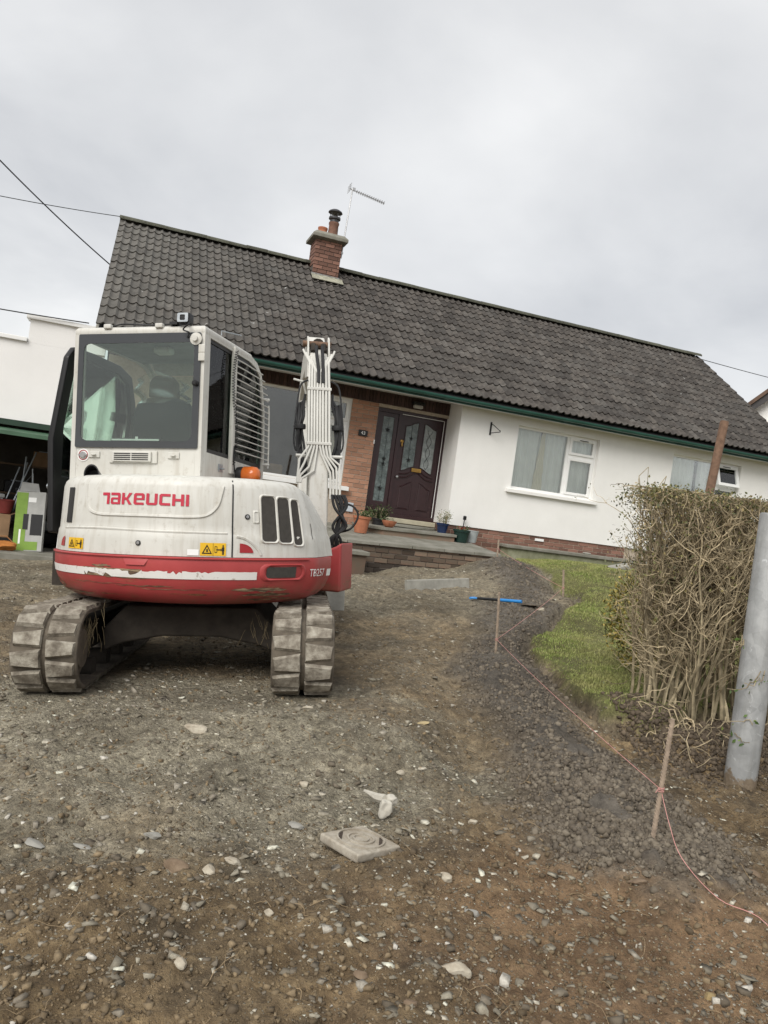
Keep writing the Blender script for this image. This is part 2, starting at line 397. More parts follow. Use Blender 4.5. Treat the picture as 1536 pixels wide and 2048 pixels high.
def gs(x, y): return float(gsurf(np.array([x]), np.array([y]))[0])
def lookup(A, x, y):
    i = np.clip(np.searchsorted(gx, x)-1, 0, nxx-1); j = np.clip(np.searchsorted(gy, y)-1, 0, nyy-1); return A[j, i]

# ---- scattered stones and clods (too many to count)
ico = bmesh.new(); bmesh.ops.create_icosphere(ico, subdivisions=1, radius=1); ico.verts.ensure_lookup_table()
IV = np.array([v.co[:] for v in ico.verts]); IF = np.array([[v.index for v in f.verts] for f in ico.faces]); ico.free()
CV = np.array([(x_, y_, z_) for x_ in (-1, 1) for y_ in (-1, 1) for z_ in (-1, 1)], float)*.62
CF = np.array([(0,1,3),(0,3,2),(4,6,7),(4,7,5),(0,4,5),(0,5,1),(2,3,7),(2,7,6),(0,2,6),(0,6,4),(1,5,7),(1,7,3)])
def scatter(n, ylo, yhi, xs, size, flat, keep, zoff=.25, cube=True, tilt=.28):
    BV, BF = (CV, CF) if cube else (IV, IF); nv = len(BV)
    yy = ylo*(yhi/ylo)**rng.random(n)
    xx = (rng.random(n)*2-1)*xs*(yy+.6)
    k = keep(xx, yy); xx, yy = xx[k], yy[k]; n = len(xx)
    s = size(xx, yy, n)
    jit = (1+rng.normal(0, .18, (n, nv, 1))) if not cube else (1+rng.normal(0, .32, (n, nv, 3)))
    P = BV[None]*jit*np.stack([np.ones(n), rng.uniform(.45, .95, n), rng.uniform(flat[0], flat[1], n)], -1)[:, None]
    yaw = rng.random(n)*6.283; c_, s_ = np.cos(yaw), np.sin(yaw); tl = rng.normal(0, tilt, n); ct, st = np.cos(tl), np.sin(tl)
    x1 = P[..., 0]*ct[:, None]-P[..., 2]*st[:, None]; z1 = P[..., 0]*st[:, None]+P[..., 2]*ct[:, None]
    P = np.stack([x1*c_[:, None]-P[..., 1]*s_[:, None], x1*s_[:, None]+P[..., 1]*c_[:, None], z1], -1)*s[:, None, None]
    P += np.stack([xx, yy, gsurf(xx, yy)+s*zoff*flat[1]], -1)[:, None]
    return P.reshape(-1, 3), (BF[None]+nv*np.arange(n)[:, None, None]).reshape(-1, 3)
def notlawn(x, y): return ~(np.hypot(x-.09, y-3.25) < .135) & ~(inside(x, y, LAWN)) & ~((np.abs(x+1.9) < .25) & (np.abs(y-5.9) < 1.2)) & ~((np.abs(x+.35) < .25) & (np.abs(y-6.1) < 1.2))
def dens_n(x, y, sc, z): return np.array([mnoise.fractal(Vector((a*sc, b*sc, z)), 1, 2, 3) for a, b in zip(x, y)])
def keep_stone(x, y):
    zm = lookup(zone_m, x, y); return notlawn(x, y) & (rng.random(len(x)) > zm*1.25) & (rng.random(len(x)) < .55+1.1*dens_n(x, y, 1.7, 3))
def keep_pale(x, y):
    zm = lookup(zone_m, x, y); s_ = lookup(slate, x, y); return notlawn(x, y) & (rng.random(len(x)) > zm*1.3) & (rng.random(len(x)) < (.30+.6*s_)*(.7+1.0*dens_n(x, y, 1.4, 9)))
def keep_clod(x, y):
    zm = lookup(zone_m, x, y); return notlawn(x, y) & (rng.random(len(x)) < np.clip(.02+zm*1.2, 0, 1))
def stuff(name, VF, mat, label, cat, smooth_=False):
    o = link(bpy.data.objects.new(name, np_mesh(name, VF[0], VF[1], mat, smooth_))); tag(o, label, cat); o['kind'] = 'stuff'; return o
def logsize(a, sg, lo, hi): return lambda x, y, n: np.clip(np.exp(rng.normal(math.log(a), sg, n)), lo, hi)*(1+.045*np.clip(y-3, 0, 9))
def stone_mat(name, stops, rough=.85):
    t = NT(name); r = t.n('NewGeometry').outputs['Random Per Island']
    c = t.ramp(r, stops); nn = t.noise(60, 4, .6)
    t.col(t.mix(t.ramp(nn, [(.35, (.55,)*3), (.65, (0,)*3)]), c, (.12,.095,.066)))
    t.bump(t.noise(160, 3, .6), .4, .004); return t.set(rough, 0, .3)
m_stone = stone_mat('stone_mix', [(0, (.10,.082,.06)), (.45, (.165,.14,.105)), (.72, (.235,.205,.16)), (.88, (.36,.33,.27)), (1, (.66,.63,.56))])
m_pale = stone_mat('stone_slate', [(0, (0.172,0.153,0.118)), (.5, (0.261,0.238,0.184)), (.8, (0.372,0.341,0.267)), (.93, (0.551,0.508,0.411)), (1, (0.750,0.748,0.622))])
m_clod = stone_mat('soil_clod', [(0, (0.083,0.070,0.056)), (.6, (0.148,0.125,0.096)), (1, (0.218,0.187,0.144))])
m_crumb = stone_mat('soil_crumb', [(0, (0.079,0.057,0.034)), (.5, (0.168,0.123,0.070)), (1, (0.285,0.213,0.127))])
def keep_crumb(x, y): return notlawn(x, y) & (rng.random(len(x)) > lookup(zone_m, x, y)*.9) & (rng.random(len(x)) > lookup(slate, x, y)*.55)
stuff('gravel', scatter(23000, 1.75, 14, .62, logsize(.0050, .75, .0022, .026), (.3, .8), keep_stone, .1), m_stone, 'small brown and grey stones pressed all over the bare soil', 'gravel')
stuff('slate_chippings', scatter(80000, 2.2, 13, .60, logsize(.0060, .7, .0035, .034), (.10, .36), keep_pale, .1), m_pale, 'flat grey slate chippings strewn around and in front of the excavator', 'chippings')
def heap_scatter(n):
    seg = rng.random(n)**1.9*(len(MOUND)-1.001); i0 = seg.astype(int); f_ = seg-i0; Mo = np.array(MOUND)
    c0 = Mo[i0, :2]*(1-f_[:, None])+Mo[i0+1, :2]*f_[:, None]
    xx = c0[:, 0]+rng.normal(0, .31, n); yy = c0[:, 1]+rng.normal(0, .12, n)
    k = notlawn(xx, yy) & (rng.random(n) < np.clip(lookup(zone_m, xx, yy)*1.6, 0, 1)) & (rng.random(n) < np.where(yy < 4.5, 1., .62)) & (vn2(xx*1.8, yy*1.8) > -.35)
    return xx[k], yy[k]
def vn2(x, y): return np.array([mnoise.noise(Vector((a*2.3, b*2.3, 7))) for a, b in zip(x, y)])
def scatter_at(xx, yy, s, flat, zoff):
    global _fix; n = len(xx)
    P = IV[None]*(1+rng.normal(0, .2, (n, 12, 1)))*np.stack([np.ones(n), rng.uniform(.6, .95, n), rng.uniform(flat[0], flat[1], n)], -1)[:, None]
    yaw = rng.random(n)*6.283; c_, s_ = np.cos(yaw), np.sin(yaw)
    P = np.stack([P[..., 0]*c_[:, None]-P[..., 1]*s_[:, None], P[..., 0]*s_[:, None]+P[..., 1]*c_[:, None], P[..., 2]], -1)*s[:, None, None]
    P += np.stack([xx, yy, gsurf(xx, yy)+s*zoff], -1)[:, None]
    return P.reshape(-1, 3), (IF[None]+12*np.arange(n)[:, None, None]).reshape(-1, 3)
hx_, hy_ = heap_scatter(48000); hs = np.clip(np.exp(rng.normal(math.log(.0050), .65, len(hx_))), .004, .024)*(1+.03*np.clip(hy_-3.5, 0, 9)); print('clods', len(hx_))
stuff('soil_clods', scatter_at(hx_, hy_, hs, (.6, .95), .2), m_clod, 'dark lumps of dug soil heaped along the string line', 'soil')
bx_, by_ = rng.uniform(1.9, 3.6, 9000), rng.normal(5.42, .26, 9000); kk = (np.hypot(bx_-2.5, by_-4.93) > .12)
bx_, by_ = bx_[kk], by_[kk]; bs = np.clip(np.exp(rng.normal(math.log(.010), .5, len(bx_))), .004, .032)
stuff('hedge_foot_soil', scatter_at(bx_, by_, bs, (.5, .95), .3), stone_mat('root_soil', [(0, (.04,.03,.021)), (.6, (.085,.064,.045)), (1, (.17,.13,.09))]), 'dark torn earth and litter along the foot of the hedge', 'soil')
stuff('soil_crumbs', scatter(36000, 1.7, 8, .62, logsize(.0048, .6, .0022, .020), (.5, .95), keep_crumb, .05), m_crumb, 'crumbly brown soil covering the bare foreground', 'soil')
# roots and straw
def squiggles(n, keep, ln, r):
    mb = MB()
    for _ in range(n):
        y = 1.8*(7/1.8)**random.random(); x = (random.random()*2-1)*.55*(y+.5)
        if not keep(np.array([x]), np.array([y]))[0]: continue
        a = random.random()*6.28; L = ln*random.uniform(.4, 1.6); k = 6; p = []; h = random.uniform(.004, .02)
        for i in range(k+1):
            p.append((x, y, gs(x, y)+h*math.sin(math.pi*i/k)+.003)); a += random.gauss(0, .45); x += math.cos(a)*L/k; y += math.sin(a)*L/k
        mb.tube(p, r*random.uniform(.6, 1.5), 4)
    return mb
o = obj('root_fragments', squiggles(150, notlawn, .11, .0011), M('root', (.30,.22,.13), .9, .4, 20)); tag(o, 'thin pale roots and straw littering the dug soil', 'roots'); o['kind'] = 'stuff'

# ---- lawn
lx = rng.uniform(1.5, 6.6, 420000); ly = rng.uniform(5.3, 15.2, 420000)
dl = np.where(inside(lx, ly, LAWN), pdist(lx, ly, LAWN), -1)
patch = np.array([mnoise.fractal(Vector((a*1.6, b*1.6, 4)), 1, 2, 3) for a, b in zip(lx, ly)])
dens = np.clip(.85+1.3*patch, .2, 1)*np.clip(6.5/ly, .35, 1)
k = (dl > .01) & (rng.random(len(lx)) < dens) & (lx < .55*ly+.6) & ((ly-15.1) < (lx-1.2)*.345-.75)
lx, ly, patch = lx[k], ly[k], patch[k]; n = len(lx); print('grass', n)
h = rng.uniform(.012, .034, n)*(1+.5*np.clip(patch, -.5, 1)); wd = .0012+.00028*ly; a = rng.random(n)*6.283; ln = rng.uniform(.1, .8, n); b = rng.random(n)*6.283
z0 = gsurf(lx, ly)-.008
base = np.stack([lx, ly, z0], -1); side = np.stack([np.cos(a), np.sin(a), 0*a], -1)*wd[:, None]
lean = np.stack([np.cos(b)*ln, np.sin(b)*ln, np.ones(n)], -1)*h[:, None]
GVv = np.stack([base-side, base+side, base+side*.7+lean*.55, base-side*.7+lean*.55, base+lean*np.array([1.35, 1.35, .95])], 1).reshape(-1, 3)
idx = 5*np.arange(n)[:, None]
GF = np.concatenate([idx+np.array([0, 1, 2]), idx+np.array([0, 2, 3]), idx+np.array([3, 2, 4])])
t = NT('grass'); r = t.n('NewGeometry').outputs['Random Per Island']
c = t.ramp(r, [(0, (0.122,0.168,0.038)), (.5, (0.225,0.280,0.071)), (.85, (0.328,0.354,0.116)), (1, (0.463,0.440,0.205))])
c = t.mix(t.ramp(t.noise(2.0, 5, .65), [(.42, (0,)*3), (.62, (.75,)*3)]), c, (.33,.31,.13)); t.col(c)
gm = t.set(.7, 0, .3)
stuff('lawn_grass', (GVv, GF), gm, 'patchy green lawn grass beyond the dug edge beside the hedge', 'grass')
# ------------------------------------------------------------------ house
house = empty('house', 'white rendered bungalow with grey tiled roof and dark front door', 'house', HO, (0, 0, YAW))
UL, UR, VR, ZR = -6.78, 8.4, 3.66, 5.40       # roof ends, ridge depth and height
VE, ZE = -.42, 2.475                            # eaves line
VB = .65                                       # recessed brick front
def wall_with_holes(x0, x1, z0, z1, holes, v0, v1, mat, name, parent):
    """front wall slab in the u-z plane with rectangular openings"""
    xs = sorted({x0, x1, *[h[0] for h in holes], *[h[1] for h in holes]}); zs = sorted({z0, z1, *[h[2] for h in holes], *[h[3] for h in holes]})
    mb = MB(); open_ = lambda i, j: any(h[0]-1e-6 <= xs[i] and xs[i+1] <= h[1]+1e-6 and h[2]-1e-6 <= zs[j] and zs[j+1] <= h[3]+1e-6 for h in holes)
    bm = bmesh.new(); vc = {}
    def vv(i, j, d):
        if (i, j, d) not in vc: vc[(i, j, d)] = bm.verts.new((xs[i], (v0, v1)[d], zs[j]))
        return vc[(i, j, d)]
    nx_, nz_ = len(xs)-1, len(zs)-1
    solid = lambda i, j: 0 <= i < nx_ and 0 <= j < nz_ and not open_(i, j)
    for i in range(nx_):
        for j in range(nz_):
            if not solid(i, j): continue
            for d in (0, 1): bm.faces.new([vv(i, j, d), vv(i+1, j, d), vv(i+1, j+1, d), vv(i, j+1, d)])
            if not solid(i-1, j): bm.faces.new([vv(i, j, 0), vv(i, j, 1), vv(i, j+1, 1), vv(i, j+1, 0)])
            if not solid(i+1, j): bm.faces.new([vv(i+1, j, 0), vv(i+1, j, 1), vv(i+1, j+1, 1), vv(i+1, j+1, 0)])
            if not solid(i, j-1): bm.faces.new([vv(i, j, 0), vv(i+1, j, 0), vv(i+1, j, 1), vv(i, j, 1)])
            if not solid(i, j+1): bm.faces.new([vv(i, j+1, 0), vv(i+1, j+1, 0), vv(i+1, j+1, 1), vv(i, j+1, 1)])
    bmesh.ops.recalc_face_normals(bm, faces=bm.faces)
    me = bpy.data.meshes.new(name); bm.to_mesh(me); bm.free(); me.materials.append(mat)
    return obj(name, me, mat, parent)
W1 = (1.28, 3.21, .89, 2.16); W2 = (5.10, 6.97, 1.0, 2.16)
white = wall_with_holes(0, 8.05, 0, 2.44, [W1, W2], 0, .28, MAT['render'], 'rendered_wall', house)
mb = MB(); mb.box(.02, .28, .281, VB+.25, .0, 2.44); obj('porch_return_wall', mb, MAT['render'], house)
# recessed brick front behind, with the big window and the door openings
WB = (-5.0, -2.04, .47, 2.17); DR = (-1.49, .019, -.10, 2.12)
bw = wall_with_holes(-6.55, .019, -1.45, 2.18, [WB, DR], VB+.012, VB+.3, MAT['mortar'], 'brick_wall', house)
rng_b = random.Random(3)
brick_me = {}
def brick_mesh(mat, l, h, d):
    k = (mat.name, round(l, 4), round(h, 4), round(d, 4))
    if k not in brick_me:
        m_ = MB(); e = .004
        x, z = l/2, h/2
        fr = [(-x+e, 0, -z+e), (x-e, 0, -z+e), (x-e, 0, z-e), (-x+e, 0, z-e)]; rim = [(-x, e, -z), (x, e, -z), (x, e, z), (-x, e, z)]; bk = [(-x, d, -z), (x, d, -z), (x, d, z), (-x, d, z)]
        m_.loft([fr, rim, bk], True, True, False)
        brick_me[k] = m_.mesh('brick', mat)
    return brick_me[k]
def lay_bricks(parent, mat, u0, u1, z0, z1, v, L=.225, H=.075, D=.04, gap=.010, axis_='u', sgn=1, skip=None, jit=.003, tilt=0.):
    """stretcher bond on a wall face; each brick its own object"""
    c0 = int(round((z1-z0)/H))
    for c_ in range(c0):
        z = z0+(c_+.5)*H; off = (c_ % 2)*L/2; x = u0-off
        while x < u1-.02:
            a, b = max(x, u0), min(x+L, u1)
            if b-a > .05 and not (skip and skip((a+b)/2, z)):
                me_ = brick_mesh(mat, round(b-a-gap, 3), H-gap, D)
                zz_ = z + tilt*((a+b)/2-u0)
                if axis_ == 'u': inst('brick', me_, parent, ((a+b)/2, v+rng_b.uniform(-jit, jit), zz_), (0, rng_b.uniform(-.006, .006), 0))
                else: inst('brick', me_, parent, (v+rng_b.uniform(-jit, jit), (a+b)/2, zz_), (0, 0, -math.pi/2 if sgn < 0 else math.pi/2))
            x += L
lay_bricks(bw, MAT['brick_orange'], -2.04, -1.49, -.40, 2.18, VB, .235, .086, .04, .012)
# soldier course over window and door
sol = MB(); sol.box(-6.55, .019, VB+.006, VB+.3, 2.182, 2.50); sw = obj('soldier_course', sol, MAT['mortar_dark'], house)
x = -5.4; sme = brick_mesh(MAT['brick_brown'], .065, .30, .04)
while x < -.02:
    inst('brick', sme, sw, (x+.0375, VB-.012, 2.335)); x += .075
# brick plinth below the white render
pl = MB(); pl.box(.0, 8.05, .034, .28, -1.2, -.003); plinth = obj('plinth', pl, MAT['mortar'], house)
lay_bricks(plinth, MAT['brick_red'], .0, 4.2, -.434, -.004, .022, .235, .086, .04, .012)
mb = MB(); mb.box(.022, .034, .034, .9, -.5, -.003); obj('plinth_return', mb, MAT['brick_red'], house)
mb = MB(); mb.box(-6.55, -6.27, .96, 6.6, -1.45, 2.3); mb.prism([(.96, 2.3), (6.6, 2.3), (3.66, 4.95)], lambda a, b, d: (d, a, b), -6.55, -6.27); obj('gable_wall', mb, MAT['render_cream'], house)
mb = MB(); mb.box(7.80, 8.05, .281, 6.6, -1.2, 2.3); mb.prism([(.1, 2.3), (7.2, 2.3), (3.66, 4.95)], lambda a, b, d: (d, a, b), 7.8, 8.05); obj('gable_wall', mb, MAT['render'], house)
mb = MB(); mb.box(-6.55, 8.05, 6.6, 6.85, -1.4, 2.4); obj('rear_wall', mb, MAT['render'], house)
mb = MB(); mb.box(-6.26, 7.8, .96, 6.59, 2.40, 2.45); mb.box(-6.26, -.01, 2.6, 2.65, -.1, 2.39); mb.box(.29, 7.79, 2.4, 2.45, 0, 2.39); obj('interior_partition', mb, MAT['room'], house)
mb = MB(); mb.box(-6.26, 7.8, .96, 6.6, -.12, -.05); obj('interior_floor', mb, MAT['room'], house)
# windows -------------------------------------------------------------
def pane_frame(parent, x0, x1, z0, z1, v, w_=.055, d=.06, gmat='glass', name='sash'):
    o_ = [(x0, z0), (x1, z0), (x1, z1), (x0, z1)]; i_ = [(x0+w_, z0+w_), (x1-w_, z0+w_), (x1-w_, z1-w_), (x0+w_, z1-w_)]
    f = MB().ring(o_, i_, lambda a, b, dd: (a, dd, b), v, v+d)
    fo = obj(name, f, MAT['pvc'], parent, bevel=.006)
    g = MB(); g.box(x0+w_-.004, x1-w_+.004, v+d*.5, v+d*.5+.006, z0+w_-.004, z1-w_+.004); obj('pane', g, MAT[gmat], parent)
def curtains(parent, x0, x1, z0, z1, v, mat, name='curtain', amp=.024, pitch=.13):
    m_ = MB(); nu = max(8, int((x1-x0)/.012))
    ph = random.random()*6
    m_.grid(lambda a, b: (x0+(x1-x0)*a+.006*math.sin(9*b+40*a), v+amp*math.sin((x1-x0)*a/pitch*6.283+ph+.5*math.sin(7*a))*(.6+.4*b)+.3*amp*math.sin(31*a+ph), z0+(z1-z0)*b), nu, 6)
    return obj(name, m_, mat, parent, smooth=True, angle=180)
def window(u0, u1, z0, z1, vface, kind):
    wdw = obj('window', MB().ring([(u0, z0), (u1, z0), (u1, z1), (u0, z1)], [(u0+.045, z0+.045), (u1-.045, z0+.045), (u1-.045, z1-.045), (u0+.045, z1-.045)], lambda a, b, d: (a, d, b), vface+.09, vface+.16), MAT['pvc'], house)
    return wdw
wa = window(*W1, 0, 'a'); m1 = 2.52
mb = MB(); mb.box(m1-.03, m1+.03, .092, .158, .936, 2.114); mb.box(m1+.031, 3.164, .092, .158, 1.70, 1.76); obj('mullion', mb, MAT['pvc'], wa)
g = MB(); g.box(1.325, m1-.03, .12, .126, .935, 2.115); obj('pane', g, MAT['glass'], wa)
pane_frame(wa, m1+.032, 3.163, 1.762, 2.113, .07); pane_frame(wa, m1+.032, 3.163, .937, 1.698, .07)
mb = MB(); mb.box(m1+.25, m1+.45, .055, .069, 2.075, 2.09); obj('trickle_vent', mb, MAT['black'], wa)
sb = MB(); sb.prism([(-.075, .80), (.10, .825), (.10, .885), (-.075, .872)], lambda a, b, d: (d, a, b), 1.17, 3.29); obj('sill', sb, MAT['render'], wa, bevel=.006)
curtains(wa, 1.33, 1.93, .9, 2.2, .20, MAT['curtain']); curtains(wa, 1.98, 3.18, .9, 2.2, .21, MAT['curtain'])
cb = MB(); cb.grid(lambda a, b: (1.93-.10*(1-b)+(.08+.16*(1-b))*a+.01*math.sin(20*b), .17+.012*math.sin(a*19), .9+1.25*b), 14, 8); obj('curtain_lining', cb, MAT['curtain_beige'], wa, smooth=True, angle=180)
wb_ = window(*W2, 0, 'b'); m2 = 6.30
mb = MB(); mb.box(m2-.03, m2+.03, .092, .158, 1.046, 2.114); mb.box(m2+.031, 6.924, .092, .158, 1.60, 1.66); obj('mullion', mb, MAT['pvc'], wb_)
g = MB(); g.box(5.145, m2-.03, .12, .126, 1.045, 2.115); obj('pane', g, MAT['glass'], wb_)
sx = empty  # (kept for readability)
f = MB().ring([(m2+.03, 1.66), (6.92, 1.66), (6.92, 2.11), (m2+.03, 2.11)], [(m2+.09, 1.72), (6.86, 1.72), (6.86, 2.05), (m2+.09, 2.05)], lambda a, b, d: (a, d-(2.11-b)*.30, b), .05, .10); obj('open_sash', f, MAT['pvc'], wb_)
g = MB(); g.prism([(m2+.088, 1.718), (6.862, 1.718), (6.862, 2.052), (m2+.088, 2.052)], lambda a, b, d: (a, d-(2.11-b)*.30, b), .072, .078); obj('pane', g, MAT['glass'], wb_)
mb = MB(); mb.box(m2+.2, m2+.4, .03, .045, 2.07, 2.085); obj('trickle_vent', mb, MAT['black'], wb_)
pane_frame(wb_, m2+.032, 6.923, 1.047, 1.598, .07)
curtains(wb_, 5.14, 5.86, 1.0, 2.2, .20, MAT['curtain']); curtains(wb_, 5.98, 6.95, 1.0, 2.2, .22, MAT['curtain'])
sb = MB(); sb.prism([(-.075, .91), (.10, .935), (.10, .995), (-.075, .982)], lambda a, b, d: (d, a, b), 5.0, 7.06); obj('sill', sb, MAT['render'], wb_, bevel=.006)
# big front-room window in the brick wall
wc = window(*WB, VB-.05, 'c')
for mx in (-2.56, -4.48): 
    mb = MB(); mb.box(mx-.035, mx+.035, VB+.042, VB+.108, .516, 2.124); obj('mullion', mb, MAT['pvc'], wc)
g = MB(); g.box(-4.445, -2.595, VB+.07, VB+.076, .515, 2.125); obj('pane', g, MAT['glass'], wc)
for a_, b_ in ((-2.525, -2.086), (-4.954, -4.515)):
    mb = MB(); mb.box(a_, b_, VB+.042, VB+.108, 1.66, 1.72); obj('transom', mb, MAT['pvc'], wc)
    pane_frame(wc, a_+.002, b_-.002, 1.722, 2.122, VB+.02); pane_frame(wc, a_+.002, b_-.002, .518, 1.658, VB+.02)
sb = MB(); sb.prism([(-.14, .375), (.04, .40), (.04, .468), (-.14, .455)], lambda a, b, d: (d, VB+a, b), -5.1, -1.92); obj('sill', sb, MAT['pvc'], wc, bevel=.006)
curtains(wc, -2.5, -2.1, .45, 2.2, VB+.35, MAT['curtain_beige'], pitch=.07); curtains(wc, -4.95, -4.6, .45, 2.2, VB+.35, MAT['curtain_beige'], pitch=.07)
# brown settee back and a draped sheet behind the pane
mb = MB(); mb.box(-4.3, -3.1, VB+.6, VB+.8, -.05, .72); obj('sofa_back', mb, M('sofa', (.30,.22,.13), .9, .3, 4), wc, bevel=.05)

# door ----------------------------------------------------------------
def arch_poly(x0, x1, z0, z1, top=.0, bot=.0, n=14):
    """panel outline with a sloping ogee top (rises towards x1 when top > 0) and bottom"""
    pts = []
    for i in range(n+1):
        a = i/n; s_ = a*a*(3-2*a); pts.append((x0+(x1-x0)*a, z0+bot*s_))
    for i in range(n+1):
        a = 1-i/n; s_ = a*a*(3-2*a); pts.append((x0+(x1-x0)*a, z1+top*(s_-1 if top > 0 else -s_)*1.0 if top > 0 else z1+top*s_))
    return pts
vd = VB+.07
door = obj('door', MB().ring([(-1.485, -.02), (.015, -.02), (.015, 2.115), (-1.485, 2.115)], [(-1.42, .06), (-.05, .06), (-.05, 2.045), (-1.42, 2.045)], lambda a, b, d: (a, d, b), vd, vd+.09), MAT['door_wood'], house)
mb = MB(); mb.box(-1.02, -.955, vd+.003, vd+.087, .061, 2.044); obj('mullion', mb, MAT['door_wood'], door)
# side light
mb = MB().ring([(-1.418, .062), (-1.022, .062), (-1.022, 2.043), (-1.418, 2.043)], [(-1.335, .27), (-1.105, .27), (-1.105, 1.96), (-1.335, 1.96)], lambda a, b, d: (a, d, b), vd+.02, vd+.06); obj('side_light_frame', mb, MAT['door_wood'], door, bevel=.008)
t = NT('leaded_glass'); tr = t.n('BsdfTransparent'); t.col(t.ramp(t.noise(9, 3), [(.3, (.06,.08,.078)), (.7, (.17,.205,.20))])); t.bump(t.noise(28, 3), .5, .02)
LEAD_GLASS = t.set(.12, 0, .6)
t = NT('leaded_glass_pale'); t.col(t.ramp(t.noise(9, 3), [(.3, (.17,.195,.19)), (.7, (.33,.355,.345))])); t.bump(t.noise(28, 3), .5, .02)
LEAD_GLASS2 = t.set(.12, 0, .6)
g = MB(); g.box(-1.338, -1.102, vd+.035, vd+.045, .267, 1.963); obj('side_light_pane', g, LEAD_GLASS, door)
# leaf: rails and stiles around two arched panes and two raised panels
leaf = MB(); leaf.box(-.953, -.052, vd+.03, vd+.065, .062, 2.043); lf = obj('door_leaf', leaf, MAT['door_wood'], door)
pl1 = arch_poly(-.83, -.575, .95, 1.93, .10, .10); pl2 = [(-1.005-a, b) for a, b in pl1][::-1]
pl2 = [(a+.615+.0, b) for a, b in pl2]; 
pl2 = [(-.515-(a+.575)+.085, b) for a, b in pl1][::-1]
def shrink(poly, k):
    cx_ = sum(p[0] for p in poly)/len(poly); cz_ = sum(p[1] for p in poly)/len(poly)
    return [(cx_+(a-cx_)*(1-k/.13), cz_+(b-cz_)*(1-k/.48)) for a, b in poly]
for q, gm_ in ((pl1, LEAD_GLASS), (pl2, LEAD_GLASS2)):
    obj('pane_moulding', MB().ring(shrink(q, -.018), q, lambda a, b, d: (a, d, b), vd+.012, vd+.0298), MAT['door_wood'], door, bevel=.006)
    obj('glass_pane', MB().prism(q, lambda a, b, d: (a, d, b), vd+.024, vd+.0297), gm_, door)
pb1 = arch_poly(-.84, -.55, .17, .74, .12, 0); pb2 = [(-.43-(a+.55)+.0, b) for a, b in pb1][::-1]
for q in (pb1, pb2):
    obj('raised_panel', MB().loft([[(a, vd+.0299, b) for a, b in q], [(a, vd+.016, b) for a, b in shrink(q, .012)], [(a, vd+.022, b) for a, b in shrink(q, .028)], [(a, vd+.012, b) for a, b in shrink(q, .045)]]), MAT['door_wood'], door)
# ogee rail under the panes
og = [(-.86, .80)] + [(-.86+.74*i/20, .80+.13*math.exp(-((i-10)/4.2)**2)) for i in range(21)]
mb = MB()
mb.tube([(a, vd+.02, b) for a, b in og[1:]], .014, 6); mb.tube([(a, vd+.02, b+.07) for a, b in og[1:]], .012, 6); obj('ogee_rail', mb, MAT['door_wood'], door, smooth=True)
# lead work flowers
lead = MB()
def flower(cx_, cz_, s_):
    for k_ in range(5):
        a = k_*1.257+.3
        lead.tube([(cx_, vd+.018, cz_), (cx_+s_*.6*math.cos(a-.35), vd+.018, cz_+s_*.6*math.sin(a-.35)), (cx_+s_*math.cos(a), vd+.018, cz_+s_*math.sin(a)), (cx_+s_*.6*math.cos(a+.35), vd+.018, cz_+s_*.6*math.sin(a+.35)), (cx_, vd+.018, cz_)], .0045, 4)
for z_, s_ in ((.53, .055), (1.02, .05), (1.12, .045), (1.70, .05)): flower(-1.22, z_, s_)
for z_, s_ in ((1.17, .05), (1.60, .045)): flower(-.70, z_, s_)
for k_ in range(2):
    lead.tube([(-.31+.05*math.sin(i*.55+k_*3.14), vd+.018, 1.02+.04*i) for i in range(21)], .004, 4)
lead.tube([(-.705, vd+.0185, .99), (-.705, vd+.0185, 1.92)], .003, 4); lead.tube([(-1.22, vd+.0185, .28), (-1.22, vd+.0185, 1.95)], .003, 4)
obj('leadwork', lead, MAT['black'], door)
mb = MB(); mb.box(-.61, -.40, vd-.004, vd+.0115, .945, 1.02); mb.box(-.58, -.43, vd-.010, vd-.0041, .962, 1.003); obj('letter_plate', mb, MAT['brass'], door, bevel=.006)
mb = MB(); mb.lathe([(.0, 0), (.032, .002), (.035, .012), (.02, .02), (0, .022)], 16, T=Matrix.Translation((-.885, vd+.03, 1.52)) @ Matrix.Rotation(rad(90), 4, 'X')); mb.tube([(-.885, vd+.008, 1.50), (-.895, vd, 1.43), (-.885, vd-.002, 1.40), (-.875, vd, 1.43), (-.885, vd+.008, 1.50)], .007, 6); obj('door_knocker', mb, MAT['brass'], door, smooth=True)
mb = MB(); mb.lathe([(.0, 0), (.014, 0), (.014, .03), (.024, .035), (.024, .06), (0, .066)], 14, T=Matrix.Translation((-.905, vd+.03, .80)) @ Matrix.Rotation(rad(90), 4, 'X')); obj('door_knob', mb, MAT['steel'], door, smooth=True)
mb = MB(); mb.box(-.045, -.033, vd-.006, vd-.0005, .07, 2.06); mb.box(-.955, -.033, vd-.006, vd-.0005, 2.049, 2.06); obj('draught_strip', mb, MAT['pvc'], door)
mb = MB(); mb.box(-1.485, .015, VB-.06, vd+.085, -.115, -.022); obj('threshold', mb, M('threshold', (.50,.46,.34), .8, .2, 8), door, bevel=.008)
mb = MB(); mb.box(-1.515, -1.497, VB-.03, VB-.004, 1.37, 1.45); obj('door_bell', mb, MAT['pvc'], house)
